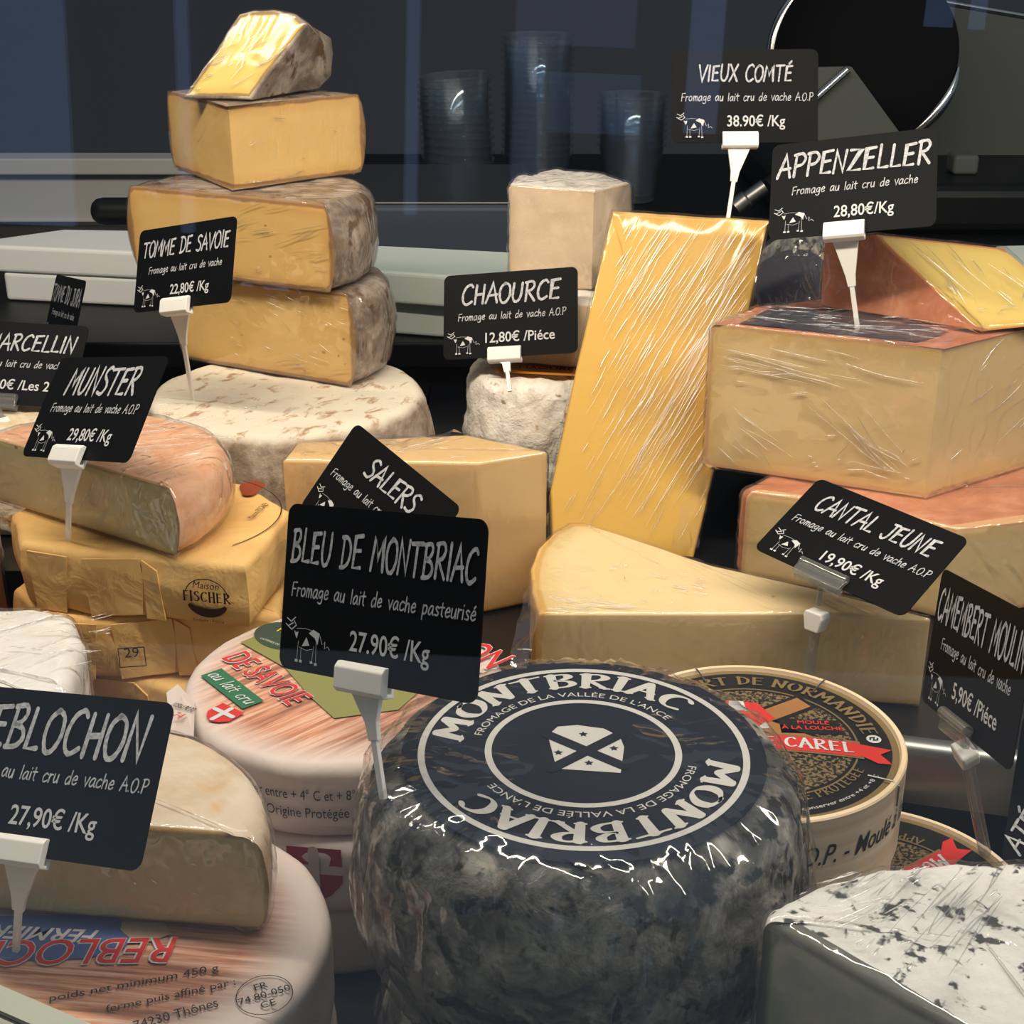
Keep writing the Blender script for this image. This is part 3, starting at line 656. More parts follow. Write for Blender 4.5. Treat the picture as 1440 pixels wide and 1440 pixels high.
# ================================================================== the counter and the shop
def struct(o): o['kind'] = 'structure'; return o
DZ = -.035                                                    # lower deck
struct(MB().prism([(-.95, .62), (-.10, .25), (.5, .10), (.95, .10), (.95, 1.06), (-.95, 1.06)], DZ - .03, DZ).obj('floor', MAT['deck'], smooth=False))
ang = math.radians(-14); LP = np.array([.179, .545]); LT = np.array([math.cos(ang), math.sin(ang)])
fl = lambda X: tuple(LP + LT * ((X - LP[0]) / LT[0]))
st = thing('display_step', 'low black display step with brushed steel front under the hard cheeses', 'display step', (.2, .7, DZ))
pa, pb = fl(-.062), fl(.75)
off = Matrix.Translation((-.2, -.7, -DZ))
MB().prism([pa, pb, (.75, 1.055), (-.062, 1.055)], DZ, .0298).obj('platform', MAT['deck'], st, smooth=False, M=off)
nrm = np.array([LT[1], -LT[0]])
b = MB(); q = [np.array(pa), np.array(pb)]
prof = [(.0, .030), (.004, .0296), (.0068, .0276), (.008, .0245), (.008, .0), (.0, .0)]
vv = [(*(p + nrm * o), z) for p in q for o, z in prof]; n = len(prof)
b.add(vv, [tuple(range(n)), tuple(range(n, 2 * n))[::-1]] + [(i, n + i, n + (i + 1) % n, (i + 1) % n) for i in range(n)]).obj('steel_front', MAT['steel'], st, M=off)
st2 = MB().box(-.9, -.064, .717, 1.055, DZ, .03).obj('display_step', MAT['deck'], smooth=False); tag(st2, 'low plain black display step under the tower of grey-rinded cheeses', 'display step')
struct(MB().box(-.95, .95, 1.06, 1.075, DZ - .03, .046).obj('trim_1', MAT['black'], smooth=False))
wt = MB().box(-1.3, 1.3, 1.045, 1.95, .046, .066).obj('worktop', MAT['machine_black'], smooth=False, bevel=.002); tag(wt, 'black worktop behind the cheese display carrying cutting boards', 'worktop')
struct(MB().box(-3.5, 3.5, 3.0, 3.1, -1, 2.4).obj('wall_back', MAT['darkwall'], smooth=False))
# front rail and glass
RY = math.radians(-27); r0 = atz(0, 1385, .09); RD = np.array([math.cos(RY), math.sin(RY), 0]); RN = np.array([math.sin(RY), -math.cos(RY), 0])
rail = thing('front_rail', 'pale aluminium glass rail with dark gasket lines along the counter front', 'rail', tuple(r0 - np.array([0, 0, .09 - DZ + .03])))
def bar(name, o0, o1, z0, z1, mat, l0=-.5, l1=.75):
    base = r0 - np.array([0, 0, .09 - DZ + .03]); v = []
    for l in (l0, l1):
        for o, z in ((o0, z0), (o1, z0), (o1, z1), (o0, z1)): p = r0 + RD * l + RN * o; v.append((p[0] - base[0], p[1] - base[1], z - base[2]))
    return mesh_obj(name, v, [(0, 1, 2, 3), (7, 6, 5, 4), (0, 4, 5, 1), (1, 5, 6, 2), (2, 6, 7, 3), (3, 7, 4, 0)], mat, rail, smooth=False)
bar('rail_lip', 0, .0075, .05, .09, MAT['rail']); bar('gasket', .0075, .0092, .05, .0885, MAT['rail_dark']); bar('rail_bead', .0092, .0115, .05, .0895, MAT['rail'])
bar('gasket', .0115, .0185, .05, .0875, MAT['rail_dark']); bar('rail_front', .0185, .03, DZ - .03, .09, MAT['rail'])
tilt = math.radians(2.5); GN = RN * math.cos(tilt) + np.array([0, 0, math.sin(tilt)]); GU = np.array([0, 0, 1]) * math.cos(tilt) - RN * math.sin(tilt)
g0 = r0 + RN * .0135 + np.array([0, 0, -.003]); v = []
for o in (0, -.004):
    for l, h in ((-.5, 0), (.75, 0), (.75, .62), (-.5, .62)): v.append(g0 + RD * l + GU * h + GN * o)
gp = mesh_obj('glass_pane', v, [(0, 1, 2, 3), (7, 6, 5, 4), (0, 4, 5, 1), (1, 5, 6, 2), (2, 6, 7, 3), (3, 7, 4, 0)], MAT['glass'], smooth=False)
tag(gp, 'clear leaning front glass pane of the cheese counter', 'glass')
# shopfront behind the customer; its daylight windows mirror in the pane
rc = FW - 2 * np.dot(FW, GN) * GN; fh = np.array([rc[0], rc[1], 0]); fh /= np.linalg.norm(fh); fx = np.array([-fh[1], fh[0], 0]); fo = g0 + fh * 2.6
def mirror_hit(x, y):
    d = ray(x, y); p = CAMP + d * np.dot(g0 - CAMP, GN) / np.dot(d, GN); d = d - 2 * np.dot(d, GN) * GN; h = p + d * np.dot(fo - p, fh) / np.dot(d, fh); h = h - fo
    return np.dot(h, fx), h[2] + fo[2]
def facade_box(name, a0, a1, z0, z1, d0, d1, mat):
    v = []
    for d in (d0, d1):
        for a, z in ((a0, z0), (a1, z0), (a1, z1), (a0, z1)): p = fo + fx * a + fh * d; v.append((p[0], p[1], z))
    return struct(mesh_obj(name, v, [(0, 1, 2, 3), (7, 6, 5, 4), (0, 4, 5, 1), (1, 5, 6, 2), (2, 6, 7, 3), (3, 7, 4, 0)], mat, smooth=False))
facade_box('wall_front', -4, 4, -1, 3.2, .05, .15, MAT['darkwall'])
day = emit('daylight_pane', '7f9fd8', 1.1); dusk = emit('daylight_pane_dim', '7894cc', .6)
for k, (x0, x1, y0, y1, m) in enumerate(((-60, 82, -150, 318, day), (241, 257, -150, 330, day), (568, 586, -150, 305, day), (722, 765, -150, 290, dusk), (770, 900, -150, 66, dusk), (770, 900, 104, 190, dusk),
                                         (975, 1022, -150, 190, day), (1312, 1350, -40, 38, day), (1376, 1396, -40, 42, day))):
    h = [mirror_hit(x, y) for x in (x0, x1) for y in (y0, y1)]; a = sorted(q[0] for q in h); z = sorted(q[1] for q in h)
    facade_box('window_%d_offscreen' % (k + 1), (a[0] + a[1]) / 2, (a[2] + a[3]) / 2, (z[0] + z[1]) / 2, min((z[2] + z[3]) / 2, 3.0), .03, .06, m)

# ------------------------------------------------------------------ behind the counter
def slab(name, label, cat, px, z0, z1, mat, bevel=.003, group=None):
    o = MB().prism(zxy(px, z1), z0, z1).obj(name, mat, smooth=False, bevel=bevel); return tag(o, label, cat, group)
slab('cutting_board', 'upper white plastic cutting board of the pair beside the black roll', 'cutting board', [(-60, 343), (230, 356), (330, 326), (90, 322)], .0905, .113, MAT['board_w'])
slab('cutting_board', 'lower white plastic cutting board of the pair beside the black roll', 'cutting board', [(4, 383), (240, 394), (330, 352), (60, 346)], .0662, .0903, MAT['board_w'])
P = [(440, 374), (745, 396), (760, 356), (540, 345), (455, 345)]
slab('cutting_board', 'upper pale green cutting board of the pair beside the cut white cheese', 'cutting board', P, .0930, .118, MAT['board_g'])
slab('cutting_board', 'lower pale green cutting board of the pair beside the cut white cheese', 'cutting board', [(x, y + 41) for x, y in P], .0662, .0928, MAT['board_g'])
slab('cutting_board', 'pale cutting board at the right of the worktop beneath the slicer', 'cutting board', [(1385, 368), (1640, 400), (1640, 340), (1400, 345)], .0662, .105, MAT['board_g'])
# flat dark scale behind the boards
c0, c1 = aty(425, 348, 1.20), aty(745, 364, 1.20)
sc = thing('scale', 'flat dark slate weighing scale lying behind the pale green boards', 'scale', (0, 1.30, .066))
MB().box(c0[0], c1[0], -.10, .10, .012, .074).obj('body', MAT['slab'], sc, smooth=False, bevel=.004)
MB().box(c0[0] + .004, c1[0] - .004, -.096, .096, .074, .0765).obj('weighing_plate', MAT['steel'], sc, smooth=False, bevel=.001)
for sx in (c0[0] + .02, c1[0] - .02):
    for sy in (-.07, .07): MB().tube([(sx, sy, 0), (sx, sy, .012)], .008).obj('foot', MAT['machine_black'], sc)
# grey bench along the left of the rear
bn = thing('bench', 'light grey rear bench with overhanging top before the dark wall', 'bench', (-.85, 1.60, .066))
MB().box(-.6, .60, -.11, -.085, .0, .052).obj('panel', MAT['greywall'], bn, smooth=False); MB().box(-.6, .61, -.125, -.085, .0525, .069).obj('bench_top', MAT['greywall'], bn, smooth=False, bevel=.002)
MB().box(-.6, .60, -.116, -.110, .0, .003).obj('steel_edge', MAT['chrome'], bn, smooth=False)
p0 = aty(129, 297, 1.253); rl = thing('black_roll', 'black glossy roll lying on the cutting board behind the cheese tower', 'roll', (p0[0], 1.253, .1132))
MB().tube([(0, 0, .012), (.0015, 0, .012), (.005, 0, .012), (.011, 0, .012), (.13, 0, .012)], [.004, .0075, .0105, .0118, .0118], 28).obj('sleeve', MAT['machine_black'], rl)
MB().tube([(.13, 0, .012), (.1345, 0, .012)], .005, 20).obj('core', MAT['black'], rl)
# clear plastic cups in nested stacks
prof = [(.026, 0), (.0275, .001), (.036, .060), (.0385, .061), (.0388, .0635), (.0372, .0635), (.0352, .0605), (.0268, .0018)]
cm = MB().lathe(prof, 40).obj('plastic_cup', MAT['cup'])
cups = [cm]
def cup_stack(px, py, Y, z, n, lean, label, group, flip=True):
    p = aty(px, py, Y)
    for k in range(n):
        if cups and 'label' not in cups[0].keys(): o = cups[0]
        else: o = cups[0].copy(); COL.objects.link(o)
        o.location = (p[0] + math.sin(lean) * k * .0075, Y, z + k * .0075); o.rotation_euler = (0, lean, .3 * k); tag(o, label, 'cup', group)
cup_stack(640, 300, 1.52, .0672, 12, .06, 'clear plastic cup in the slightly leaning stack behind the pale green boards', 'leaning stack of clear cups')
cup_stack(755, 280, 1.56, .0662, 17, 0, 'clear plastic cup in the tall upright stack behind the cut white cheese', 'tall stack of clear cups')
cup_stack(885, 300, 1.62, .0662, 8, 0, 'clear plastic cup in the short stack behind the tall golden cheese slab', 'short stack of clear cups')
# slicer at the right of the rear
sl = thing('slicing_machine', 'dark slicing machine with round blade guard and steel rim behind the cheeses', 'machine', (.5, 1.55, .066))
def L3(x, y, Y): p = aty(x, y, Y); return (p[0] - .5, p[1] - 1.55, p[2] - .066)
MB().box(-.22, .42, -.12, .28, 0, .05).obj('base', MAT['machine_black'], sl, smooth=False, bevel=.012)
f = [L3(x, y, 1.62) for x, y in ((1230, -20), (1330, 2), (1470, 26), (1470, 272), (1290, 268), (1255, 200))]; n = len(f)
b = MB(); b.add(f + [(a, c + .05, d) for a, c, d in f], [tuple(range(n)), tuple(range(n, 2 * n))[::-1]] + [(i, n + i, n + (i + 1) % n, (i + 1) % n) for i in range(n)]); b.obj('side_panel', MAT['machine'], sl, smooth=False, bevel=.006)
MB().tube([L3(1318, 1, 1.615), L3(1475, 28, 1.615)], .0022).obj('panel_edge', MAT['chrome'], sl)
cen = Vector(L3(1216, 78, 1.52)); rad = .092
ax = Vector((-.35, -1, .25)).normalized(); a1 = Vector((1, -.3, 0)); a1 = (a1 - ax * a1.dot(ax)).normalized(); a2 = ax.cross(a1)
FM = Matrix((a1, a2, ax)).transposed().to_4x4(); FM.translation = cen
MB().lathe([(rad * .985, -.02), (rad, -.01), (rad * .99, .012), (rad * .7, .022), (.02, .024)], 64).obj('blade_guard', flat('black_guard', '050506', .7, .1), sl, M=FM)
def rim_arc(name, a, e, r=.004):
    pts = [cen + (a1 * math.cos(math.radians(t)) + a2 * math.sin(math.radians(t))) * (rad + .002) + ax * .006 for t in np.linspace(a, e, 20)]
    MB().tube(pts, [r * math.sin(math.pi * (i + .6) / 20.2) + .0006 for i in range(20)]).obj(name, MAT['chrome'], sl)
rim_arc('blade_rim', -62, -6, .006); rim_arc('blade_rim', 128, 205, .006)
f = [L3(x, y, 1.40) for x, y in ((1148, 95), (1198, 94), (1268, 190), (1150, 205))]
b = MB(); b.add(f + [(a, c + .008, d) for a, c, d in f], [(0, 1, 2, 3), (7, 6, 5, 4)] + [(i, 4 + i, 4 + (i + 1) % 4, (i + 1) % 4) for i in range(4)]); b.obj('carriage_plate', MAT['machine'], sl, smooth=False, bevel=.001)
MB().tube([L3(1140, 145, 1.395), L3(1192, 98, 1.395)], .0042).obj('guide_rod', MAT['chrome'], sl)
MB().tube([L3(1256, 190, 1.405), (L3(1256, 190, 1.405)[0], L3(1256, 190, 1.405)[1] + .05, .04)], .008).obj('support', MAT['machine_black'], sl)
MB().tube([L3(1035, 292, 1.36), L3(1050, 280, 1.36), L3(1052, 279, 1.36), L3(1076, 262, 1.36)], [.009, .009, .0075, .0075], 18).obj('handle', MAT['steel'], sl)
MB().tube([L3(1076, 262, 1.36), L3(1150, 205, 1.42)], .006).obj('handle_arm', MAT['machine_black'], sl)
MB().box(L3(1365, 0, 1.5)[0], L3(1402, 0, 1.5)[0], -.06, -.03, .05, .07).obj('switch_box', MAT['machine'], sl, smooth=False, bevel=.004)

# ================================================================== cheeses
Fq = lambda A, B, c, H_: [(A[0] - c[0], A[1] - c[1], .001), (B[0] - c[0], B[1] - c[1], .001), (B[0] - c[0], B[1] - c[1], H_), (A[0] - c[0], A[1] - c[1], H_)]
# tower of tomme on the left: whole wheel, three cut pieces, wrapped wedge
TW = np.array([-.137, .825])
t = thing('tomme_cheese', 'whole tomme wheel with grey mouldy side and cream, rust-flecked top', 'cheese', (TW[0], TW[1], .03), 'cheese tower')
S = loft(circle(.085), ['r'] * 72, 0, .070, rr=.010, bulge=.004, amp_r=.0012, nscale=45, step=.004, ncap=16); parts_of(S, t, MAT['tomme_wheel'], None)
o, fl = dshape((-.215, .888), (-.0953, .827), .020)
tp, S, c = piece('tomme_piece', 'cut tomme piece lying directly on the whole grey wheel', o, fl, .1012, .1592, MAT['tomme_rind'], MAT['tomme_paste'], MAT['film_h'], 'cheese tower', film_kw=dict(off=.0005, amp=.0005), rr=.012, bulge=.002, amp_r=.0010, seed=1)
creases(tp, Fq(o[0], o[1], c, .058), [(22, -14, 8, .004, .018, .00030, .3, .95, .15, .9), (5, 12, 4, .008, .02, .0004, .5, .9, .05, .2)], 2)
o, fl = dshape((-.2385, .888), (-.105, .824), .022)
tp, S, c = piece('tomme_piece', 'broad cut tomme piece third from the top of the tower', o, fl, .1604, .2124, MAT['tomme_rind'], MAT['tomme_paste'], MAT['film_h'], 'cheese tower', film_kw=dict(off=.0005, amp=.0005), rr=.011, bulge=.002, amp_r=.0010, seed=5)
creases(tp, Fq(o[0], o[1], c, .052), [(16, 14, 6, .008, .035, .00032, .5, .9, .3, .9), (8, 5, 8, .003, .012, .00035, .3, .95, .05, .4)], 3)
C0 = np.array([-.1675, .867]); ra = [math.atan2(.061, .0727), math.atan2(.078, -.0545)]
o = [tuple(C0)] + arc(C0, .095, ra[0], ra[1], 24); fl = ['c'] + ['r'] * 24 + ['c']
tp, S, c = piece('tomme_piece', 'quarter tomme piece with its cut corner facing out, second from the top', o, fl, .2138, .2628, MAT['tomme_rind'], MAT['tomme_paste'], MAT['film'], 'cheese tower', film_kw=dict(off=.0005, amp=.0005), rr=.009, bulge=.002, amp_r=.0008, seed=9)
creases(tp, Fq(o[0], o[1], c, .049), [(10, 4, 5, .004, .016, .0005, .02, .6, .03, .1), (5, -10, 10, .003, .012, .0003, .1, .9, .2, .9)], 4)
# top wedge
po = atz(258, 137, .2645); pe = atz(352, 139.5, .2645); xa = pe - po; xa /= np.linalg.norm(xa); na = np.array([-.12, -.90, .42]); na -= xa * np.dot(na, xa); na /= np.linalg.norm(na); ya = np.cross(na, xa)
FM = Matrix(((xa[0], ya[0], na[0], po[0]), (xa[1], ya[1], na[1], po[1]), (xa[2], ya[2], na[2], po[2]), (0, 0, 0, 1)))
loc2 = lambda px: [(np.dot(on_plane(x, y, po, na) - po, xa), np.dot(on_plane(x, y, po, na) - po, ya)) for x, y in px]
top = loc2([(258, 137), (352, 139), (394, 84), (433, 33), (415, 20), (385, 13), (358, 14), (336, 19), (298, 78)])
bot = [((a - .02) * .8 + .034, max(.0, b * .62) + .025) for a, b in top]; bot[0] = (.012, .0255); bot[1] = (.066, .0255); bot[2] = (.073, .034); bot[3] = (.073, .048)
tp = framed('tomme_wedge', 'small yellow wedge under shiny film on top of the tower', FM, top, ['r'] * 9, -.055, 0, MAT['tomme_rind'], MAT['wedge_paste'], MAT['film_comte'], bot=bot, caps='rc', rr=.0016, step=.004, nside=10, amp_r=.0006, group='cheese tower', film_kw=dict(off=.0008, amp=.0002))
creases(tp, [(*top[0], 0), (*top[1], 0), (*top[3], 0), (*top[7], 0)], [(20, 62, 14, .006, .03, .00034, .05, .95, .1, .9), (12, 35, 8, .003, .010, .00045, .01, .2, .05, .6), (6, 100, 10, .01, .03, .00036, .3, .8, .3, .9)], 5)

# chaource: whole cheese, half cheese, upright cut piece
t = thing('white_cheese', 'wrinkled white-rinded round cheese with a tag stuck in it', 'cheese', (.024, .878, .03))
S = loft(circle(.052), ['r'] * 72, 0, .071, rr=.011, bulge=.003, amp_r=.0028, nscale=85, step=.003, ncap=10); parts_of(S, t, MAT['chaource_rind'], None)
a = prnt('label', poly2([(-.03, -.052), (.02, -.060), (.03, -.02), (-.02, -.015)]), flat('orange_label', 'c8822c', .5), t, at2(-.005, .022, 0, .0745)); prnt('label_print', sans('CHAOURCE', .006), MAT['ink'], a, at2(-.003, -.025, -.15, .0748))
o, fl = dshape((-.022, .872), (.062, .848), .006)
piece('white_cheese', 'half white-rinded cheese lying between the wrinkled round and the upright piece', o, fl, .1055, .1455, MAT['chaource_rind'], MAT['chaource_paste'], None, rr=.006, amp_r=.0012, nscale=90, amp_c=.0005)
o = zxy([(716, 395), (832, 407), (884, 390), (846, 372), (770, 366), (722, 380)], .147)
piece('white_cheese', 'tall cut white cheese piece standing upright under film', o, ['c', 'c', 'r', 'r', 'r', 'r'], .1468, .2085, MAT['chaource_rind'], MAT['chaource_paste'], MAT['film_crumple'], rr=.003, amp_r=.0016, nscale=110, amp_c=.0012, step=.0025, seed=4)

# tall comte slab leaning back
po = atz(878, 783, .031); xa = np.array([1., 0, 0]); ya = np.array([0, .096, .17]); ya /= np.linalg.norm(ya); na = np.cross(xa, ya)
FM = Matrix(((xa[0], ya[0], na[0], po[0]), (xa[1], ya[1], na[1], po[1]), (xa[2], ya[2], na[2], po[2]), (0, 0, 0, 1)))
loc2 = lambda px: [(np.dot(on_plane(x, y, po, na) - po, xa), np.dot(on_plane(x, y, po, na) - po, ya)) for x, y in px]
top = loc2([(778, 783), (976, 783), (1010, 640), (1081, 309), (862, 296), (810, 520), (774, 690)])
comte = framed('comte_slab', 'tall golden comte slab under taut streaked film leaning backwards', FM, top, ['c', 'c', 'c', 'r', 'c', 'c', 'c'], -.030, 0, MAT['comte_rind'], MAT['comte_paste'], MAT['film_comte'], caps='cc', rr=.002, rc=.002, step=.004, film_kw=dict(off=.0012, amp=.0005, sc=40))
creases(comte, [(*top[0], 0), (*top[1], 0), (*top[3], 0), (*top[4], 0)], [(230, 69, 2.5, .010, .13, .00026, .0, .98, .02, .98), (60, 69, 2.5, .006, .04, .00045, .05, .95, .5, .98), (26, 69, 4, .006, .03, .0005, .05, .95, .1, .6)], 6)
film_sheet(comte, [local(comte, atD(1003, 640, .79)), local(comte, atD(985, 775, .77))], [local(comte, atD(985, 640, .775)), local(comte, atD(945, 775, .755))], MAT['film_crumple'], .0025)

# appenzeller: big block, piece below it, wedge on top
o = zxy([(1000, 455), (1325, 490), (1600, 425), (1300, 400), (1060, 430)], .165); bo = [(a + (.003 if i == 0 else 0), b_) for i, (a, b_) in enumerate(o)]
ap, S, apc = piece('holed_cheese_block', 'big pale cheese block with small holes and brown rind under film', o, ['c', 'c', 'r', 'r', 'r'], .0835, .165, MAT['appen_rind'], MAT['appen_paste'], MAT['film_h'], rr=.004, rc=.0012, step=.0035, nside=20, seed=2)
creases(ap, Fq(o[0], o[1], apc, .0815), [(16, -6, 2, .02, .075, .00035, .02, .6, .68, .93), (7, 4, 3, .006, .02, .0004, .05, .4, .5, .75), (9, -38, 5, .012, .05, .0004, .01, .25, .12, .5), (14, 148, 12, .015, .06, .0004, .8, .97, .06, .25), (12, 10, 25, .003, .010, .0005, .4, .95, .08, .35)], 7)
creases(ap, Fq(o[1], o[2], apc, .0815), [(14, 24, 6, .01, .05, .00035, .05, .7, .2, .9)], 8)
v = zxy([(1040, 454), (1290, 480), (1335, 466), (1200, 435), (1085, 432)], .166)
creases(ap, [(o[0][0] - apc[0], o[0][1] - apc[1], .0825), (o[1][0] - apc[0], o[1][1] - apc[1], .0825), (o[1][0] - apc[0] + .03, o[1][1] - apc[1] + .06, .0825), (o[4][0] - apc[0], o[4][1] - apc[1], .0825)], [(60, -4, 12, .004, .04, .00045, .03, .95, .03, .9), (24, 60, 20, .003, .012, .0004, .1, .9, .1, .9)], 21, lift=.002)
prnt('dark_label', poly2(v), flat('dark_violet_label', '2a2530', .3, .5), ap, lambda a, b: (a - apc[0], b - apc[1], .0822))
film_sheet(ap, [local(ap, atz(x, y, .168)) for x, y in ((1005, 452), (1120, 464), (1320, 488))], [local(ap, atz(x, y, .171)) for x, y in ((1080, 432), (1180, 434), (1380, 466))], MAT['film_crumple'], .0022, n=30, m=16)
o = zxy([(1050, 690), (1190, 708), (1345, 743), (1470, 728), (1560, 690), (1400, 640), (1100, 655), (1044, 684)], .0822)
piece('cheese_block', 'cut cheese piece with red rind beneath the big holed block', o, ['c', 'c', 'c', 'r', 'r', 'r', 'r', 'r'], .0305, .0822, MAT['appen_rind'], MAT['appen_paste'], MAT['film_crumple'], rr=.006, rc=.001, step=.0035, seed=8)
# wedge: rind side to the left, cut side facing up and right
p1 = atz(1153, 430, .1672); p4 = atz(1378, 466, .1672); xa = p4 - p1; Lx = np.linalg.norm(xa); xa /= Lx; ya = np.array([0, .22, 1.]); ya -= xa * np.dot(ya, xa); ya /= np.linalg.norm(ya); na = np.cross(xa, ya)
FM = Matrix(((xa[0], ya[0], na[0], p1[0]), (xa[1], ya[1], na[1], p1[1]), (xa[2], ya[2], na[2], p1[2]), (0, 0, 0, 1)))
loc2 = lambda px: [(np.dot(on_plane(x, y, p1, na) - p1, xa), np.dot(on_plane(x, y, p1, na) - p1, ya)) for x, y in px]
top = loc2([(1153, 430), (1378, 466), (1300, 392), (1232, 330), (1160, 338)])
top[0] = (top[0][0], 0); top[1] = (top[1][0], 0)
ex = np.array([.085, .032, .004]); eb = (np.dot(ex, xa), np.dot(ex, ya), np.dot(ex, na)); zb = -.058
bot = [(a + .052, max(b_ * .98, 0) + (.0 if i > 1 else 0)) for i, (a, b_) in enumerate(top)]; bot[0] = (.03, .013); bot[1] = (bot[1][0], .013)
aw = framed('red_rind_wedge', 'wedge with rust-red rind and yellow cut face resting on the big block', FM, top, ['r', 'c', 'c', 'r', 'r'], zb, 0, MAT['appen_rind'], MAT['appen_wedge_paste'], MAT['film'], bot=bot, rr=.001, rc=.0012, step=.004, caps='rr', nside=14, amp_r=.0005)
creases(aw, [(*top[1], 0), (*bot[1], zb), (*bot[3], zb), (*top[3], 0)], [(16, 75, 12, .01, .05, .0005, .05, .9, .05, .6), (10, 20, 20, .004, .012, .0006, .1, .9, .05, .3)], 9)
# ash wheel standing on edge behind
ax = Vector((-.80, -.60, .08)).normalized(); a1 = Vector((0, 0, 1)); a1 = (a1 - ax * a1.z * 1.0).normalized(); a2 = ax.cross(a1)
FM = Matrix((a1, a2, ax)).transposed().to_4x4(); FM.translation = (.180, .875, .110)
t = thing('ash_cheese', 'dark film-wrapped wheel standing on edge behind the rust-red wedge', 'cheese', mw=FM)
S = loft(circle(.073), ['r'] * 72, -.028, .028, rr=.010, bulge=.002, amp_r=.0008, step=.004, ncap=6, amp_cap=.0001); parts_of(S, t, MAT['montbriac'], None); prnt('label', disc2(.058), MAT['navy'], t, z=.0288); wrap(S, t, MAT['film_crumple'], off=.002)

# salers block and cantal wedge
o = zxy([(398, 647), (671, 651), (769, 635), (657, 611), (418, 622)], .115)
sal, S, c = piece('salers_block', 'upright tan block under film behind the two overlapping tags', o, ['c'] * 5, .0305, .115, MAT['salers_paste'], MAT['salers_paste'], MAT['film'], rr=.002, rc=.0018, step=.0035, nside=18, caps='cc', film_kw=dict(off=.001, amp=.0005))
creases(sal, [(o[0][0] - c[0], o[0][1] - c[1], .0845), (o[1][0] - c[0], o[1][1] - c[1], .0845), (o[3][0] - c[0], o[3][1] - c[1], .0845), (o[4][0] - c[0], o[4][1] - c[1], .0845)], [(22, 30, 10, .008, .03, .00035, .3, .95, .05, .9)], 10)
film_sheet(sal, [local(sal, (*q, .116)) for q in zxy([(420, 622), (540, 612), (600, 610)], .115)], [local(sal, (*q, z)) for q, z in zip(zxy([(400, 640), (540, 640), (655, 612)], .115), (.117, .118, .117))], MAT['film_crumple'], .003)
WZ = .075
o = zxy([(757, 863), (1000, 863), (1140, 862), (1308, 872), (1306, 868), (1140, 826), (1000, 794), (870, 750), (822, 736), (800, 736), (778, 748), (757, 770), (746, 800), (748, 832)], WZ)
wd, S, c = piece('cantal_wedge', 'pale cream wedge lying flat with its thick rounded end to the tan block', o, ['c', 'c', 'c', 'c', 'c', 'c', 'c', 'c', 'r', 'r', 'r', 'r', 'r', 'r'], .0305, WZ, MAT['cantal_rind'], MAT['cantal_paste'], MAT['film'], rr=.002, rc=.0012, step=.0035, caps='rc', film_kw=dict(off=.0009, amp=.0005))
creases(wd, [(o[0][0] - c[0], o[0][1] - c[1], .0445), (o[1][0] - c[0], o[1][1] - c[1], .0445), (o[6][0] - c[0], o[6][1] - c[1], .0445), (o[11][0] - c[0], o[11][1] - c[1], .0445)], [(16, -10, 6, .006, .025, .0004, .02, .4, .03, .25), (12, -30, 10, .004, .014, .0004, .6, .95, .1, .7), (8, 10, 30, .002, .006, .0004, .1, .9, .1, .8)], 11)
film_sheet(wd, [local(wd, atD(752, 820, .665)), local(wd, atD(757, 862, .645)), local(wd, atD(742, 945, .62))], [local(wd, atD(744, 815, .672)), local(wd, atD(728, 880, .64)), local(wd, atD(712, 945, .622))], MAT['film_crumple'], .002)

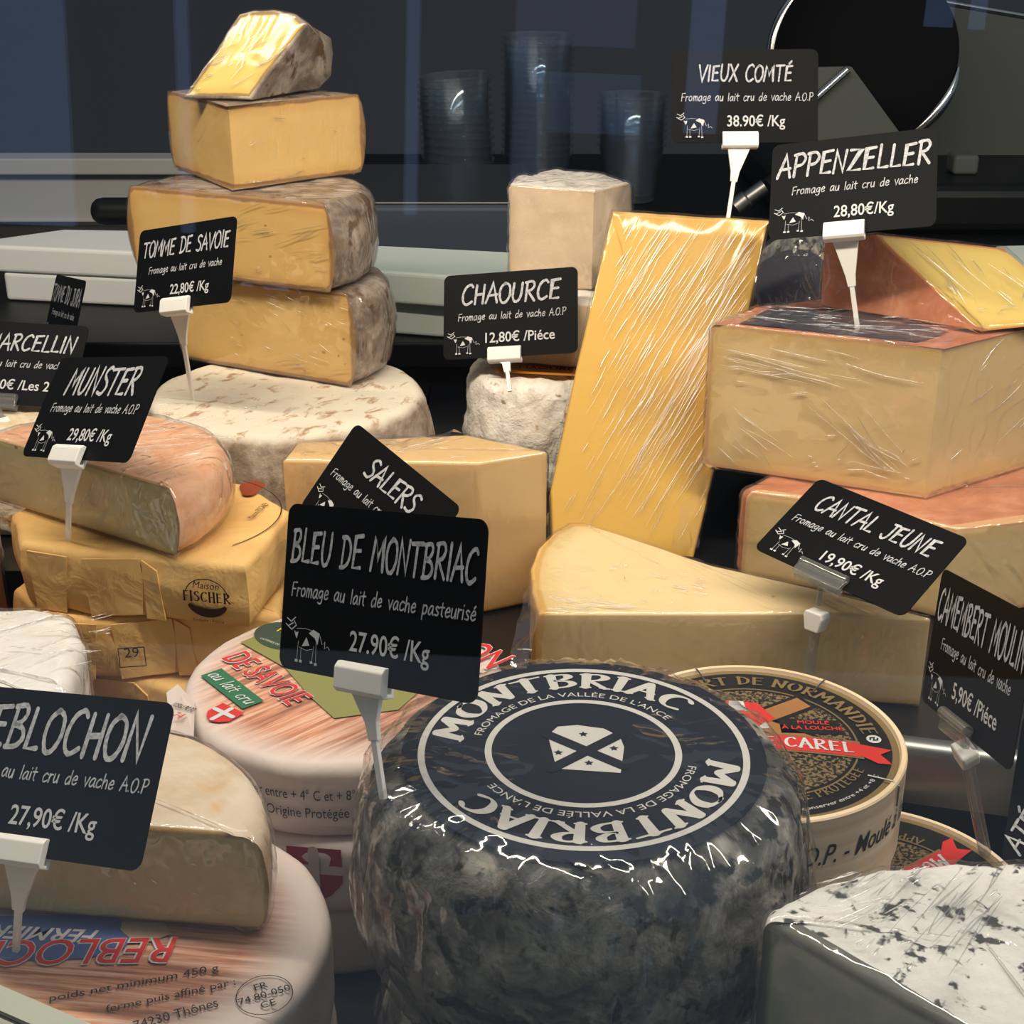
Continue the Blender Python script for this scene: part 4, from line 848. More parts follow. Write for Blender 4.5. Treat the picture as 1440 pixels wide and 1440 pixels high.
# munster: half cheese on paper-wrapped rounds
PX = [(-.2304, .607), (-.200, .5965), (-.17, .593), (-.1206, .5824), (-.109, .6474), (-.1377, .685), (-.175, .702), (-.225, .69), (-.247, .645)]
pc = np.array(PX).mean(0)
names = ('paper-wrapped round cheese directly under the cut munster, with maker print on its side', 'paper-wrapped round cheese second below the cut munster', 'paper-wrapped round cheese third below the cut munster', 'paper-wrapped round cheese at the bottom of the munster stack')
for k in range(4):
    z1 = .096 - .0327 * k; z0 = z1 - .0322
    rot = (0, .25, -.2, .1)[k]; cs, sn = math.cos(rot), math.sin(rot); sc_ = (1, .985, .97, .97)[k]
    o = [((a - pc[0]) * cs * sc_ - (b_ - pc[1]) * sn * sc_, (a - pc[0]) * sn * sc_ + (b_ - pc[1]) * cs * sc_) for a, b_ in PX]
    t = thing('wrapped_cheese', names[k], 'cheese', (pc[0], pc[1], z0), 'paper-wrapped cheeses')
    S = loft(o, ['r'] * 9, 0, z1 - z0, rr=.004, step=.004, amp_r=.0011, nscale=45, amp_cap=.0008, seed=k * 3.1, bulge=.001); parts_of(S, t, MAT['kraft'], None, 'paper')
    H_ = z1 - z0
    def face_fn(i, u0, zb, off):                                   # a place on side i of the wrapper
        A, B = np.array(o[i]), np.array(o[(i + 1) % 9]); d = (B - A) / np.linalg.norm(B - A); nn = np.array([d[1], -d[0]]); m = A + (B - A) * u0
        return lambda a, b: (m[0] + d[0] * a + nn[0] * off, m[1] + d[1] * a + nn[1] * off, zb + b)
    if k == 0:
        F_ = face_fn(2, .62, .015, .0022)
        lg = prnt('maker_print', serif('FISCHER', .0048, .023, .22, .08), MAT['ink'], t, face_fn(2, .62, .0135, .0024))
        prnt('maker_print', hand('M a i s o n'.replace(' ', ''), .0042, .0135, wd=.09, slant=.3) if False else sans('Maison', .0036, .013, shear=.3), MAT['ink'], t, face_fn(2, .62, .0200, .0024))
        arcp = [(.0105 * math.cos(a), .0092 * math.sin(a)) for a in np.linspace(.15, 2.9, 24)]; prnt('maker_print', line2(arcp, .0005), MAT['ink'], t, face_fn(2, .62, .0158, .0024))
        cr = [(.0100 * math.cos(a), .0075 * math.sin(a)) for a in np.linspace(math.pi + .25, 2 * math.pi - .25, 20)] + [(.0088 * math.cos(a), .0030 * math.sin(a)) for a in np.linspace(2 * math.pi - .3, math.pi + .3, 20)]
        prnt('maker_print', poly2(cr), MAT['ink'], t, face_fn(2, .62, .0130, .0024))
        prnt('maker_print', sans('Riedwihr - France', .0016, .015), MAT['ink'], t, face_fn(2, .62, .0030, .0024))
        # printed outline and splash on the top sheet
        ln = [(.062 * math.cos(a) + .004, .054 * math.sin(a) + .002) for a in np.linspace(-.75, .95, 28)]; prnt('top_print', line2(ln, .0006), MAT['ink'], t, at2(0, 0, 0, H_ + .0009))
        prnt('top_print', poly2([(.046 + .006 * math.cos(a) * (1 + .2 * math.sin(3 * a)), .036 + .010 * math.sin(a)) for a in np.linspace(0, 6.1, 20)]), flat('rust_print', '8a3c22', .6), t, at2(0, 0, 0, H_ + .0009))
        prnt('top_print', sans('Maison FISCHER', .0035, .020, shear=.2), MAT['ink'], t, at2(.056, .006, 1.3, H_ + .0009))
        for (i, u0, u1, zt0, zt1) in ((0, .0, .9, .004, .028), (1, .15, 1.0, .010, .030)): pass
    # folded flaps of the wrapper
    for (i, q) in ((1, [(-.012, .001), (.013, .003), (.015, .022), (.014, .0315), (-.014, .030)]), (2, [(-.0295, .001), (-.016, .001), (-.018, .026), (-.0295, .031)]), (0, [(-.010, .0005), (.006, .0005), (.010, .030), (-.012, .030)])):
        A, B = np.array(o[i]), np.array(o[(i + 1) % 9]); d = (B - A) / np.linalg.norm(B - A); nn = np.array([d[1], -d[0]]); m = (A + B) / 2; hw = np.linalg.norm(B - A) / 2
        vv = []
        for off in (.0004, .0014):
            for a, b_ in q: a = max(-hw, min(hw, a)); vv.append((m[0] + d[0] * a + nn[0] * off, m[1] + d[1] * a + nn[1] * off, b_))
        nq = len(q); b = MB(); b.add(vv, [tuple(range(nq))[::-1], tuple(range(nq, 2 * nq))] + [(j, (j + 1) % nq, nq + (j + 1) % nq, nq + j) for j in range(nq)]); b.obj('paper_fold', MAT['kraft'], t, smooth=False)
    if k == 1: prnt('price_stamp', join2(line2([(-.006, -.005), (.006, -.005), (.006, .005), (-.006, .005), (-.006, -.005)], .0005), sans('29', .005)), MAT['ink'], t, face_fn(1, .3, .013, .0026))
o, fl = dshape((-.262, .660), (-.1507, .5885), .007)
mh, S, c = piece('munster_half', 'half munster with orange-pink rind under shiny film on the paper-wrapped stack', o, fl, .0975, .1315, MAT['munster_rind'], MAT['munster_paste'], MAT['film_crumple'], rr=.010, bulge=.001, amp_r=.0008, nscale=60)
creases(mh, [(-.035, -.03, .034), (.040, -.045, .034), (.055, .035, .034), (-.02, .05, .034)], [(36, 20, 10, .006, .03, .0004, .02, .95, .05, .95)], 12)
creases(mh, Fq((-.262, .660), (-.1507, .5885), c, .034), [(20, 60, 8, .006, .02, .0003, .3, .95, .1, .9)], 13)
piece('washed_cheese', 'orange-brown cheese edge beside the paper-wrapped stack', [(-.33, .60), (-.262, .592), (-.256, .60), (-.258, .65), (-.32, .66)], ['r'] * 5, DZ, .090, MAT['orange_rind'], None, MAT['film'], rr=.006)
fc, S, c = piece('fresh_cheese', 'white fresh cheese block wrapped in crinkled film beside the paper-wrapped stack', [(-.30, .480), (-.192, .492), (-.180, .505), (-.186, .548), (-.197, .570), (-.215, .577), (-.30, .585)], ['r'] * 7, DZ, .079, MAT['white_cheese'], None, MAT['film_crumple'], rr=.008, amp_r=.0010, nscale=35, nside=18)
creases(fc, [(-.02, -.03, .114), (.055, -.03, .114), (.05, .03, .114), (-.02, .035, .114)], [(40, 30, 25, .003, .014, .0005, .05, .95, .05, .95)], 15, lift=.0022)

# small marcellin rounds behind the munster
for k, (x, y, z0, z1, r, lb) in enumerate(((-.298, .800, .0305, .062, .040, 'small pale wrinkled cheese under another of its kind behind the munster tag'), (-.297, .797, .0625, .0935, .040, 'small pale wrinkled cheese with a clear tag holder in it behind the munster tag'),
                                           (-.318, .715, .0305, .118, .034, 'tall pale cheese cylinder beside the small wrinkled cheeses'))):
    t = thing('small_cheese', lb, 'cheese', (x, y, z0), 'small pale cheeses'); S = loft(circle(r, 48), ['r'] * 48, 0, z1 - z0, rr=.007, amp_r=.0018, nscale=90, step=.004, seed=k * 2.2); parts_of(S, t, MAT['marcellin'], None)

# ------------------------------------------------------------------ reblochon
def paper_wheel(label, c, r, z0, z1, rot, group=None, rr=.009, f0=.72, f1=.97):
    t = thing('wrapped_reblochon', label, 'cheese', (c[0], c[1], z0), group)
    S = loft(circle(r), ['r'] * 72, 0, z1 - z0, rr=rr, amp_r=.0007, amp_cap=.0002, nscale=50, step=.004, seed=rot); parts_of(S, t, wood_print('reblochon_label', r * f0, r * f1, rot), None, 'label_paper'); return t
RC = np.array([-.071, .528]); RR = .068
def shield(t, ang, zc, R, s=1.):
    g = []
    def arnd(a, b): return (R * math.cos(ang + a / R), R * math.sin(ang + a / R), zc + b)
    p = [(-.011, .012), (.011, .012), (.011, -.004), (.006, -.010), (.0, -.013), (-.006, -.010), (-.011, -.004)]; p = [(a * s, b * s) for a, b in p]
    e = prnt('shield_print', poly2(p[::-1] if False else p), MAT['crimson'], t, arnd)
    R2 = R + .0003
    prnt('shield_cross', join2(line2([(0, .0115 * s), (0, -.0115 * s)], .0042 * s), line2([(-.0105 * s, .002 * s), (.0105 * s, .002 * s)], .0042 * s)), MAT['paper'], t, lambda a, b: (R2 * math.cos(ang + a / R2), R2 * math.sin(ang + a / R2), zc + b))
for k, lb in ((2, 'paper-wrapped reblochon at the bottom of the stack of three'), (1, 'paper-wrapped reblochon in the middle of the stack, red shield on its side'), (0, 'paper-wrapped reblochon on top of the stack with wood-grain label')):
    z1 = .070 - .035 * k; t = paper_wheel(lb, RC + np.array([(0, .002, -.002)[k], (0, -.002, .002)[k]]), RR, z1 - .0347, z1, (-.75, .4, 1.2)[k], 'paper-wrapped reblochons', .006)
    if k == 1: shield(t, math.radians(-97), .021, RR + .0008)
    if k == 0: top_r = t
ZT = .0347 + .0007
def span(t, p0, p1, z):                                               # a print line between two pictured places on the level z
    a = np.array(local(t, atz(*p0, z)))[:2]; b = np.array(local(t, atz(*p1, z)))[:2]; d = b - a; return (a + b) / 2, np.linalg.norm(d), math.atan2(d[1], d[0])
zs = .070
def poly_px(t, px, z, rmax=.0575):
    out = []
    for x, y in px:
        a, b = local(t, atz(x, y, z))[:2]; r = math.hypot(a, b); k = min(1, rmax / r); out.append((a * k, b * k))
    return out
prnt('meadow_print', poly2(poly_px(top_r, [(338, 905), (400, 940), (440, 985), (470, 1012), (560, 1000), (640, 930), (600, 870), (480, 850), (400, 872)], zs)), MAT['olive'], top_r, at2(0, 0, 0, ZT))
m, wd_, an = span(top_r, (322, 925), (418, 992), zs)
for q, mt, z in (((.030, MAT['print_white'], .0002)), ((.006, MAT['red'], .0004))): prnt('lettering', sans('DE SAVOIE', .0115, wd_, bold=q, shear=.15), mt, top_r, at2(m[0] - .0035 * -math.sin(an), m[1] - .0035 * math.cos(an), an, ZT + z))
m, wd_, an = span(top_r, (298, 950), (352, 992), zs)
prnt('green_band', poly2([(-wd_ * .55, -.0045), (wd_ * .55, -.0045), (wd_ * .55, .0055), (-wd_ * .55, .0055)]), MAT['green'], top_r, at2(m[0], m[1], an, ZT + .0002)); prnt('lettering', hand('au lait cru', .0058, wd_, wd=.11, slant=.2), MAT['print_white'], top_r, at2(m[0] - math.sin(an) * -.002, m[1] - .002 * math.cos(an), an, ZT + .0004))
p = poly_px(top_r, [(378, 880)], zs)[0]; p = (p[0] * .80, p[1] * .80); prnt('badge', ([(a * .016, b * .012) for a, b in disc2(1)[0]], disc2(1)[1]), MAT['dgreen'], top_r, at2(p[0], p[1], -.6, ZT + .0002))
for j, s in enumerate(('REBLOCHON', 'FERMIER')): prnt('lettering', sans(s, .0042, .019, bold=.015), MAT['yellow'], top_r, at2(p[0] + .006 - j * .003, p[1] + .004 - j * .0045, -.55, ZT + .0004))
prnt('lettering', hand('reblochon'.replace('b', 'h'), .001, .004) if False else sans('LAITERIES DE SAVOIE', .0014, .018), MAT['print_white'], top_r, at2(p[0] - .004, p[1] - .008, -.6, ZT + .0004))
m, wd_, an = span(top_r, (505, 862), (690, 945), zs)
for q, mt, z in (((.03, MAT['print_white'], .0002)), ((.006, MAT['red'], .0004))): prnt('lettering', sans('REBLOCHON', .016, wd_, bold=q, shear=.15), mt, top_r, at2(m[0], m[1], an, ZT + z))
prnt('lettering', sans('à conserver entre + 4° C et + 8° C', .0044, .062), MAT['ink_black'], top_r, around(RR + .0011, math.radians(-103), .0195)); prnt('lettering', sans("Appellation d'Origine Protégée", .0044, .060), MAT['ink_black'], top_r, around(RR + .0011, math.radians(-108), .0115))
p = poly_px(top_r, [(284, 1016)], zs, .0560)[0]; sa = math.radians(-38); sp = [(a * .72, b * .62) for a, b in [(-.009, .010), (-.009, -.003), (-.005, -.008), (0, -.0105), (.005, -.008), (.009, -.003), (.009, .010)]]
prnt('shield_print', poly2(sp), MAT['red'], top_r, at2(p[0], p[1], sa, ZT + .0002)); prnt('shield_cross', join2(line2([(0, .0050), (0, -.0050)], .0022), line2([(-.0052, .001), (.0052, .001)], .0022)), MAT['print_white'], top_r, at2(p[0], p[1], sa, ZT + .0004))
fq = [tuple(local(top_r, atz(x, y, z))) for x, y, z in ((234, 974, .071), (240, 1030, .068), (272, 1036, .0715), (274, 988, .0722), (250, 962, .0722))]
fp = mesh_obj('paper_flap', fq, [(0, 1, 2, 3, 4)], MAT['paper'], top_r, smooth=False); fp.modifiers.new('t', 'SOLIDIFY').thickness = .0004
a_ = Vector(fq[0]).lerp(Vector(fq[1]), .35); b_ = Vector(fq[3]).lerp(Vector(fq[2]), .35); dd = (b_ - a_); wl_ = dd.length; dd.normalize(); uu_ = Vector((-dd.y, dd.x, 0)).normalized()
for s_, cap, k_, mt in (('105619030', .0032, 0., MAT['ink_black']), ('FR 74', .0040, -.0065, MAT['red'])): prnt('stamp', sans(s_, cap, wl_ * .8), mt, top_r, lambda a, b, k_=k_: tuple(a_.lerp(b_, .5) + dd * a + uu_ * (b + k_) + Vector((0, 0, .0007))))

BC = np.array([-.134, .400]); BR = .070
tb = paper_wheel('paper-wrapped reblochon hidden under the one with the half cheese', BC, BR, DZ, .0022, .3, 'paper-wrapped reblochons')
tb = paper_wheel('paper-wrapped reblochon with blue label carrying the half reblochon', BC, BR, .0025, .040, .12, 'paper-wrapped reblochons', .005, .60, .86)
ZB = .0375 + .0007; zb_ = .040
prnt('sky_print', poly2(poly_px(tb, [(-40, 1290), (-40, 1352), (30, 1352), (120, 1350), (172, 1338), (190, 1318), (176, 1304), (160, 1288)], zb_)), MAT['blue'], tb, at2(0, 0, 0, ZB))
prnt('cream_print', poly2(poly_px(tb, [(172, 1298), (170, 1310), (188, 1326), (215, 1326), (240, 1316), (232, 1300)], zb_)), flat('cream_print', 'b39a80', .5), tb, at2(0, 0, 0, ZB + .0001))
m, wd_, an = span(tb, (136, 1320), (-10, 1312), zb_); prnt('lettering', sans('FERMIER', .0065, wd_, bold=.02, shear=.25), MAT['print_white'], tb, at2(m[0] - math.sin(an) * -.003, m[1] + math.cos(an) * -.003, an, ZB + .0003))
m, wd_, an = span(tb, (246, 1338), (-150, 1346), zb_)
for q, mt, z in (((.03, MAT['print_white'], .0002)), ((.005, MAT['red'], .0004))): prnt('lettering', sans('REBLOCHON', .0125, wd_, bold=q, shear=.12), mt, tb, at2(m[0] + math.sin(an) * .006, m[1] - math.cos(an) * .006, an, ZB + z))
for s, p0, p1, cap in (('poids net minimum 450 g', (70, 1412), (308, 1368), .0034), ('ferme puis affiné par :', (150, 1427), (332, 1388), .0034), ('74230 Thônes', (190, 1452), (308, 1418), .0042)):
    m, wd_, an = span(tb, p0, p1, zb_); prnt('lettering', sans(s, cap, wd_), MAT['ink_black'], tb, at2(m[0], m[1], an, ZB + .0003))
m, wd_, an = span(tb, (352, 1408), (392, 1396), zb_)
prnt('oval_mark', line2([(.0092 * math.cos(a), .0092 * math.sin(a)) for a in np.linspace(0, 2 * math.pi, 40)], .0003), MAT['ink_black'], tb, at2(m[0], m[1], an, ZB + .0003))
for s, y in (('FR', .0030), ('74.80-050', -.0014), ('CE', -.0060)): prnt('oval_mark', sans(s, .0030), MAT['ink_black'], tb, at2(m[0] - y * math.sin(an), m[1] + y * math.cos(an), an, ZB + .0003))
o, fl = dshape((-.232, .4165), (-.0845, .3995), -.006)
rh, S, c = piece('reblochon_half', 'half reblochon with cream rind and olive cut face on the blue label', o, fl, .0415, .0815, MAT['reblo_rind'], MAT['reblo_paste'], MAT['film'], rr=.009, rc=.0022, bulge=.001, amp_r=.0005, nscale=60)
creases(rh, Fq((-.232, .4165), (-.0845, .3995), c, .040), [(10, -25, 15, .002, .008, .0003, .6, .95, .2, .8)], 16)

# ------------------------------------------------------------------ ash-covered wheels with silver label
MC = np.array([.0229, .3915]); MZ = .120
for k, lb in ((1, 'ash-grey film-wrapped wheel under the labelled one'), (0, 'ash-grey film-wrapped wheel with navy and silver round label')):
    z1 = MZ - .0776 * k; z0 = z1 - .0765; r = (.0700, .0655)[k]
    t = thing('ash_cheese', lb, 'cheese', (MC[0], MC[1], z0), 'ash-grey wheels')
    S = loft(circle(r), ['r'] * 72, 0, z1 - z0, rr=.018, rrb=.014, bulge=.004, amp_r=.0016, amp_cap=.0, nscale=42, step=.003, ncap=12, nside=16, seed=k * 2.); parts_of(S, t, MAT['montbriac'], None)
    V = S['V'].copy(); nr = S['nr']; out = V.copy(); H_ = z1 - z0
    for i in range(len(V)):                                          # baggy film: radial creases, pulled over the rim
        p = Vector(V[i]); a = math.atan2(p.y, p.x); rr_ = math.hypot(p.x, p.y)
        cre = noise.noise(Vector((math.cos(a) * 9 + k, math.sin(a) * 9, p.z * 30))) ; cre2 = noise.noise(Vector((math.cos(a) * 26, math.sin(a) * 26, rr_ * 40 + k)))
        wgt = min(1., max(0., (rr_ - .028) / .03)); amt = .0016 + wgt * (.0018 * abs(cre) + .0022 * abs(cre2))
        if p.z > H_ - .002 and rr_ < .06: amt = .0013 + wgt * .0016 * abs(cre2) + .0006 * abs(noise.noise(p * 70))
        fl_ = max(0., min(1., (-.75 * p.x - .66 * p.y) / .05)) * max(0., min(1., (p.z - H_ + .03) / .02))
        amt += fl_ * (.0035 * abs(noise.noise(Vector((p.x * 60 + p.y * 20, p.y * 95, p.z * 50 + 3)))) + .0015 * abs(noise.noise(p * 140)))
        out[i] = V[i] + nr[i] * amt
    mesh_obj('cling_film', out, S['F'], MAT['film_bag'], t, sharp=0)
    if k == 0: mt_ = t
zl = .0765 + .0003
L0 = prnt('label', disc2(.0585), MAT['navy'], mt_, z=zl)
L0['label'] = 'navy round label with silver rings and lettering'
prnt('silver_ring', ring2(.0510, .0532), MAT['silver'], L0, z=zl + .0002); prnt('silver_ring', ring2(.0295, .0317), MAT['silver'], L0, z=zl + .0002)
for a0 in (103, -77):
    v, f = serif('MONTBRIAC', .0090, .094, .24, .09); prnt('lettering', (v, f), MAT['silver'], L0, polar(.0402, math.radians(a0), zl + .0002))
    prnt('lettering', sans("FROMAGE DE LA VALLÉE DE L'ANCE", .0027, .078), MAT['silver'], L0, polar(.0340, math.radians(a0 - 4), zl + .0002))
an = math.radians(-14)
sh = [(-.013, .004), (-.011, .010), (-.005, .0125), (.004, .0125), (.010, .009), (.0125, .003), (.014, -.012), (-.006, -.0145)]
prnt('crest', poly2(sh[::-1]), MAT['silver'], L0, at2(.0005, .002, an, zl + .0002))
prnt('crest', join2(line2([(-.0135, .0045), (.0140, -.0080)], .0042), line2([(.0105, .0110), (-.0075, -.0150)], .0042)), MAT['navy'], L0, at2(.0005, .002, an, zl + .0003))
for sx, sy in ((0, .0075), (.0095, -.001), (-.0085, -.0035), (.001, -.0095)):
    star = [((.0016 if j % 2 == 0 else .0007) * math.sin(j * math.pi / 5), (.0016 if j % 2 == 0 else .0007) * math.cos(j * math.pi / 5)) for j in range(10)]; prnt('star', poly2(star[::-1]), MAT['navy'], L0, at2(.0005 + sx, .002 + sy, 0, zl + .0004))

# ------------------------------------------------------------------ camembert boxes
def camembert(label, c, z0, z1, rot, r=.0595, lid=.039):
    t = thing('camembert_box', label, 'cheese box', (c[0], c[1], z0), 'round wooden cheese boxes'); H_ = z1 - z0; lid = min(lid, H_ - .004)
    MB().lathe([(r - .0022, 0), (r - .0015, .0), (r - .0015, H_ - .004), (r - .004, H_ - .004), (r - .004, .002)], 80).obj('base', MAT['poplar'], t)
    L = MB().lathe([(r - .0012, H_ - lid), (r, H_ - lid), (r, H_ - .0006), (r - .0006, H_), (r - .0024, H_), (r - .0028, H_ - .0018), (.001, H_ - .0018), (.001, H_ - .003), (r - .0012, H_ - .003)], 96).obj('lid', MAT['poplar'], t)
    z = H_ - .0016; e = .00012
    pl = prnt('label', disc2(r - .003), MAT['gold'], L, z=z); pl['label'] = 'black and gold round paper label with red ribbon'
    prnt('label_field', disc2(r - .0058), MAT['black_print'], L, z=z + e); prnt('label_ring', ring2(.0400, .0408), MAT['gold'], L, z=z + 2 * e); prnt('label_field', disc2(.0385), MAT['speckle'], L, z=z + 2 * e)
    A = lambda x, y, a=0, k=3: at2(x * math.cos(rot) - y * math.sin(rot), x * math.sin(rot) + y * math.cos(rot), a + rot, z + k * e)
    prnt('lettering', serif('CAMEMBERT DE NORMANDIE', .0062, .128, .2, .08), MAT['gold'], L, polar(.0440, rot + math.pi / 2, z + 3 * e))
    for a in (.62, -.62):
        prnt('cross', bar2(a, .030, .0125), MAT['black_print'], L, A(0, .014)); prnt('cross', bar2(a, .028, .0085), MAT['brown_print'], L, A(0, .014, 0, 4))
    prnt('emblem', poly2([(-.012, .002), (-.006, -.008), (.004, -.012), (.012, -.004), (.006, .008), (-.006, .010)]), MAT['red'], L, A(-.003, .020, 0, 5)); prnt('emblem', poly2([(-.004, -.002), (.004, -.003), (.003, .005), (-.003, .005)]), MAT['print_white'], L, A(-.006, .024, 0, 6)); prnt('emblem', poly2([(-.003, -.003), (.003, -.002), (.002, .003)]), MAT['print_white'], L, A(.003, .010, 0, 6))
    prnt('label_field', poly2([(-.002, -.005), (.024, -.005), (.022, .006), (-.002, .006)]), MAT['black_print'], L, A(.0125, .010, 0, 4))
    prnt('lettering', sans('MOULÉ', .0026, .013, bold=.02), MAT['red'], L, A(.0245, .0125, 0, 5)); prnt('lettering', sans('À LA LOUCHE', .0026, .025, bold=.02), MAT['red'], L, A(.0235, .0082, 0, 5))
    prnt('lettering', sans('250 g', .0024, .010), MAT['gold'], L, A(.030, .001, 0, 5))
    rb = [(x * .001, (-13 + 5.5 * math.cos(x / 30)) * .001) for x in range(-40, 41, 4)]; up_ = [(a, b + .0105) for a, b in rb]
    prnt('ribbon_edge', poly2([(a * 1.03, b - .0012) for a, b in rb] + [(a * 1.03, b + .0012) for a, b in up_[::-1]]), MAT['gold'], L, A(0, 0, 0, 5)); prnt('ribbon', poly2(rb + up_[::-1]), MAT['red'], L, A(0, 0, 0, 6))
    for s in (-1, 1):
        tl = [(.040, -.002), (.053, -.006), (.048, -.0095), (.0515, -.0165), (.046, -.016), (.040, -.0105)]; prnt('ribbon_tail', poly2([(s * a, b) for a, b in (tl if s < 0 else tl[::-1])]), MAT['red'], L, A(0, .0, 0, 6))
    prnt('lettering', serif('MOULIN DE CAREL', .0068, .076, .22, .08), MAT['print_white'], L, lambda a, b: A(0, 0, 0, 7)(a, b - .0108 + .0055 * math.cos(a / .030)))
    v, f = serif('APPELLATION D\'ORIGINE PROTEGEE', .0042, .098, .18, .08); prnt('lettering', (v, f), MAT['gold'], L, lambda a, b: ((.0450 - b) * math.cos(rot - math.pi / 2 + a / .045), (.0450 - b) * math.sin(rot - math.pi / 2 + a / .045), z + 3 * e))
    v, f = sans('A conserver entre +4 et +8 C', .0019, .046); prnt('lettering', (v, f), MAT['print_white'], L, lambda a, b: ((.0510 - b) * math.cos(rot - .95 + a / .051), (.0510 - b) * math.sin(rot - .95 + a / .051), z + 4 * e))
    px, py = .0475 * math.cos(rot + .05), .0475 * math.sin(rot + .05); prnt('recycling_dot', disc2(.0030, 32), MAT['print_white'], L, at2(px, py, 0, z + 4 * e)); prnt('recycling_dot', join2(line2([(-.0016, .0002), (-.0008, .0013), (.0008, .0008), (.0, 0)], .0007), line2([(.0016, -.0002), (.0008, -.0013), (-.0008, -.0008), (0, 0)], .0007)), MAT['black_print'], L, at2(px, py, .4, z + 5 * e))
    prnt('side_print', sans('A.O.P. - Moulé à la Louche', .0086, .098, bold=.004, shear=.3), MAT['ink_black'], L, lambda a, b: ((r + .0003) * math.cos(rot - .70 + a / r), (r + .0003) * math.sin(rot - .70 + a / r), H_ - .0205 + b))
    for k_, a in enumerate((-.55, .95, 1.95)):
        p = [(math.cos(rot + a) * q, math.sin(rot + a) * q, h) for q, h in ((r - .012, z + .0008), (r - .002, H_ + .0004), (r + .0006, H_ - .001), (r + .0006, H_ - .010))]; MB().tube(p, .00035, 6).obj('staple', MAT['steel'], L)
    return t
camembert('round wooden camembert box lying on another box beside the ash wheel', (.0997, .497), .0035, .060, -.06)
camembert('round wooden camembert box lowest beside the steel step, label turned away', (.150, .471), DZ, .003, math.pi + .45, r=.060, lid=.030)

# front right blue cheese
o = zxy([(1075, 1290), (1340, 1442), (1560, 1560), (1660, 1300), (1440, 1207), (1330, 1206), (1235, 1214), (1150, 1238), (1085, 1270)], .108)
bc, S, c = piece('blue_cheese', 'blue cheese half with white speckled mould rind under film at the glass', o, ['c', 'c', 'c', 'r', 'r', 'r', 'r', 'r', 'r'], DZ, .108, MAT['fourme_rind'], MAT['fourme_paste'], MAT['film'], rr=.005, rc=.003, step=.003, nside=24, ncap=22, amp_r=.0010, amp_c=.0004, nscale=110, film_kw=dict(off=.0012, amp=.0006, sc=70))
creases(bc, [(o[0][0] - c[0] + .004, o[0][1] - c[1] + .004, .143), (o[1][0] - c[0], o[1][1] - c[1], .143), (o[4][0] - c[0], o[4][1] - c[1], .143), (o[7][0] - c[0], o[7][1] - c[1], .143)], [(70, 70, 12, .005, .04, .00032, .03, .95, .03, .95), (30, 60, 30, .002, .006, .0005, .05, .95, .05, .95)], 14, lift=.002)

# ================================================================== price tags
price_tag('black tag reading Vieux Comté standing in the tall golden slab', (.1365, .8618, .2688), (1.214, -.003, .007), 'VIEUX COMTÉ', .0092, .055, 'Fromage au lait cru de vache A.O.P', '38.90€ /Kg', on_plane(1027, 302, comte.matrix_basis.translation, np.array(comte.matrix_basis.col[2][:3])) + np.array([.0, .006, .0]))
price_tag('black tag priced 28.80 standing in the big holed block', (.1767, .7472, .2379), (.982, -.165, -.384), 'APPENZELLER', .0125, .079, 'Fromage au lait cru de vache', '28,80€/Kg', atz(1206, 463, .165))
price_tag('black tag reading Chaource standing in the wrinkled white cheese', (-.0013, .8568, .1394), (1.055, -.124, -.225), 'CHAOURCE', .0120, .063, 'Fromage au lait de vache A.O.P', '12,80€ /Piéce', atz(716, 542, .1015))
price_tag('black tag reading Tomme de Savoie standing on the whole grey wheel', (-.2059, .8822, .1636), (1.121, -.217, -.542), 'TOMME DE SAVOIE', .0100, .076, 'Fromage au lait cru de vache', '22,80€ /Kg', atz(271, 562, .1005), near=.885)
price_tag('black tag reading Tomme du Jura turned sideways before the white boards', (-.3305, 1.0213, .0954), (1.208, -.147, -1.026), 'TOMME DU JURA', .0120, .080, 'Fromage au lait cru de vache', '23,80€ /Kg', (-.336, .995, .03))
price_tag('black tag reading St Marcellin in a clear holder behind the Munster tag', (-.2999, .821, .1189), (.818, .013, -.151), 'ST MARCELLIN', .0105, .074, 'Fromage au lait cru de vache', '3,90€ /Les 2', (-.301, .794, .0935), True)
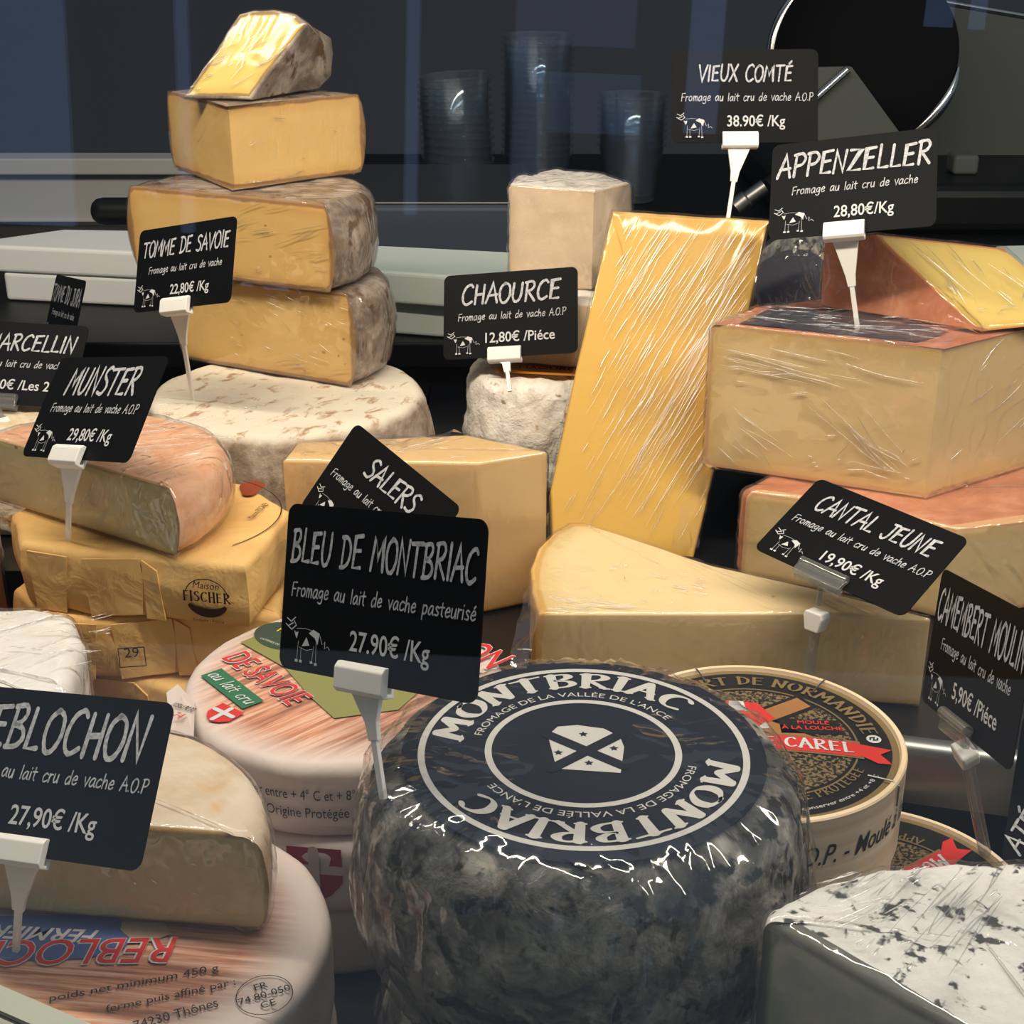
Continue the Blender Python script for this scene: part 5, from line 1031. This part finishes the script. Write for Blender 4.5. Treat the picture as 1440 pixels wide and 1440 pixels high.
price_tag('black tag reading Munster standing in the paper-wrapped stack', (-.1994, .6428, .1512), (.861, -.188, -.654), 'MUNSTER', .0140, .055, 'Fromage au lait de vache A.O.P', '29,80€ /Kg', atz(95, 758, .097), near=.94)
price_tag('black tag reading Salers tilted behind the tag of the ash-grey wheel', (-.0685, .6677, .0892), (.963, .273, -.815), 'SALERS', .0105, .040, 'Fromage au lait cru de vache A.O.P', '24,80€ /Kg', (-.080, .600, DZ), near=.895)
price_tag('black tag priced 27.90 standing in the labelled ash-grey wheel', (-.0417, .3944, .1737), (1.228, -.192, -.662), 'BLEU DE MONTBRIAC', .0102, .080, 'Fromage au lait de vache pasteurisé', '27.90€ /Kg', atz(536, 1106, .119))
price_tag('black tag reading Reblochon standing in the blue-labelled paper wheel', (-.1537, .3992, .1067), (.866, -.104, -.338), 'REBLOCHON', .0140, .070, 'Fromage au lait cru de vache A.O.P', '27,90€ /Kg', atz(22, 1340, .0400))
price_tag('black tag reading Cantal Jeune in a clear holder before the cream wedge', (.1654, .6186, .091), (.469, .068, -.824), 'CANTAL JEUNE', .0105, .066, 'Fromage au lait cru de vache A.O.P', '19,90€ /Kg', (.1330, .5620, .0305), True, near=.94)
price_tag('black tag priced 5.90 seen edge-on in a clear holder by the camembert', (.1695, .4586, .1153), (1.438, -.242, -1.497), 'CAMEMBERT MOULIN', .0120, .080, 'Fromage au lait cru de vache', '5,90€ /Piéce', atz(1385, 1198, .003), True)
Lt, Lb = atD(1440, 1000, .505), atD(1408, 1206, .49); vv = (Lt - Lb) / np.linalg.norm(Lt - Lb); uu = np.array([.80, -.58, .1]); uu -= vv * np.dot(uu, vv); uu /= np.linalg.norm(uu); nn = np.cross(uu, vv)
ctr = Lt - vv * .027 + uu * .0428; Rm = Matrix((uu, vv, nn)).transposed(); e = Rm.to_euler('XYZ')
price_tag('black tag with letters running up its side at the right of the blue cheese', tuple(ctr), (e.x, e.y, e.z), 'ATÉ', .0070, .014, '', '', (ctr[0] - .002, ctr[1] + .0, DZ), clip_x=.0, turned=1.15)
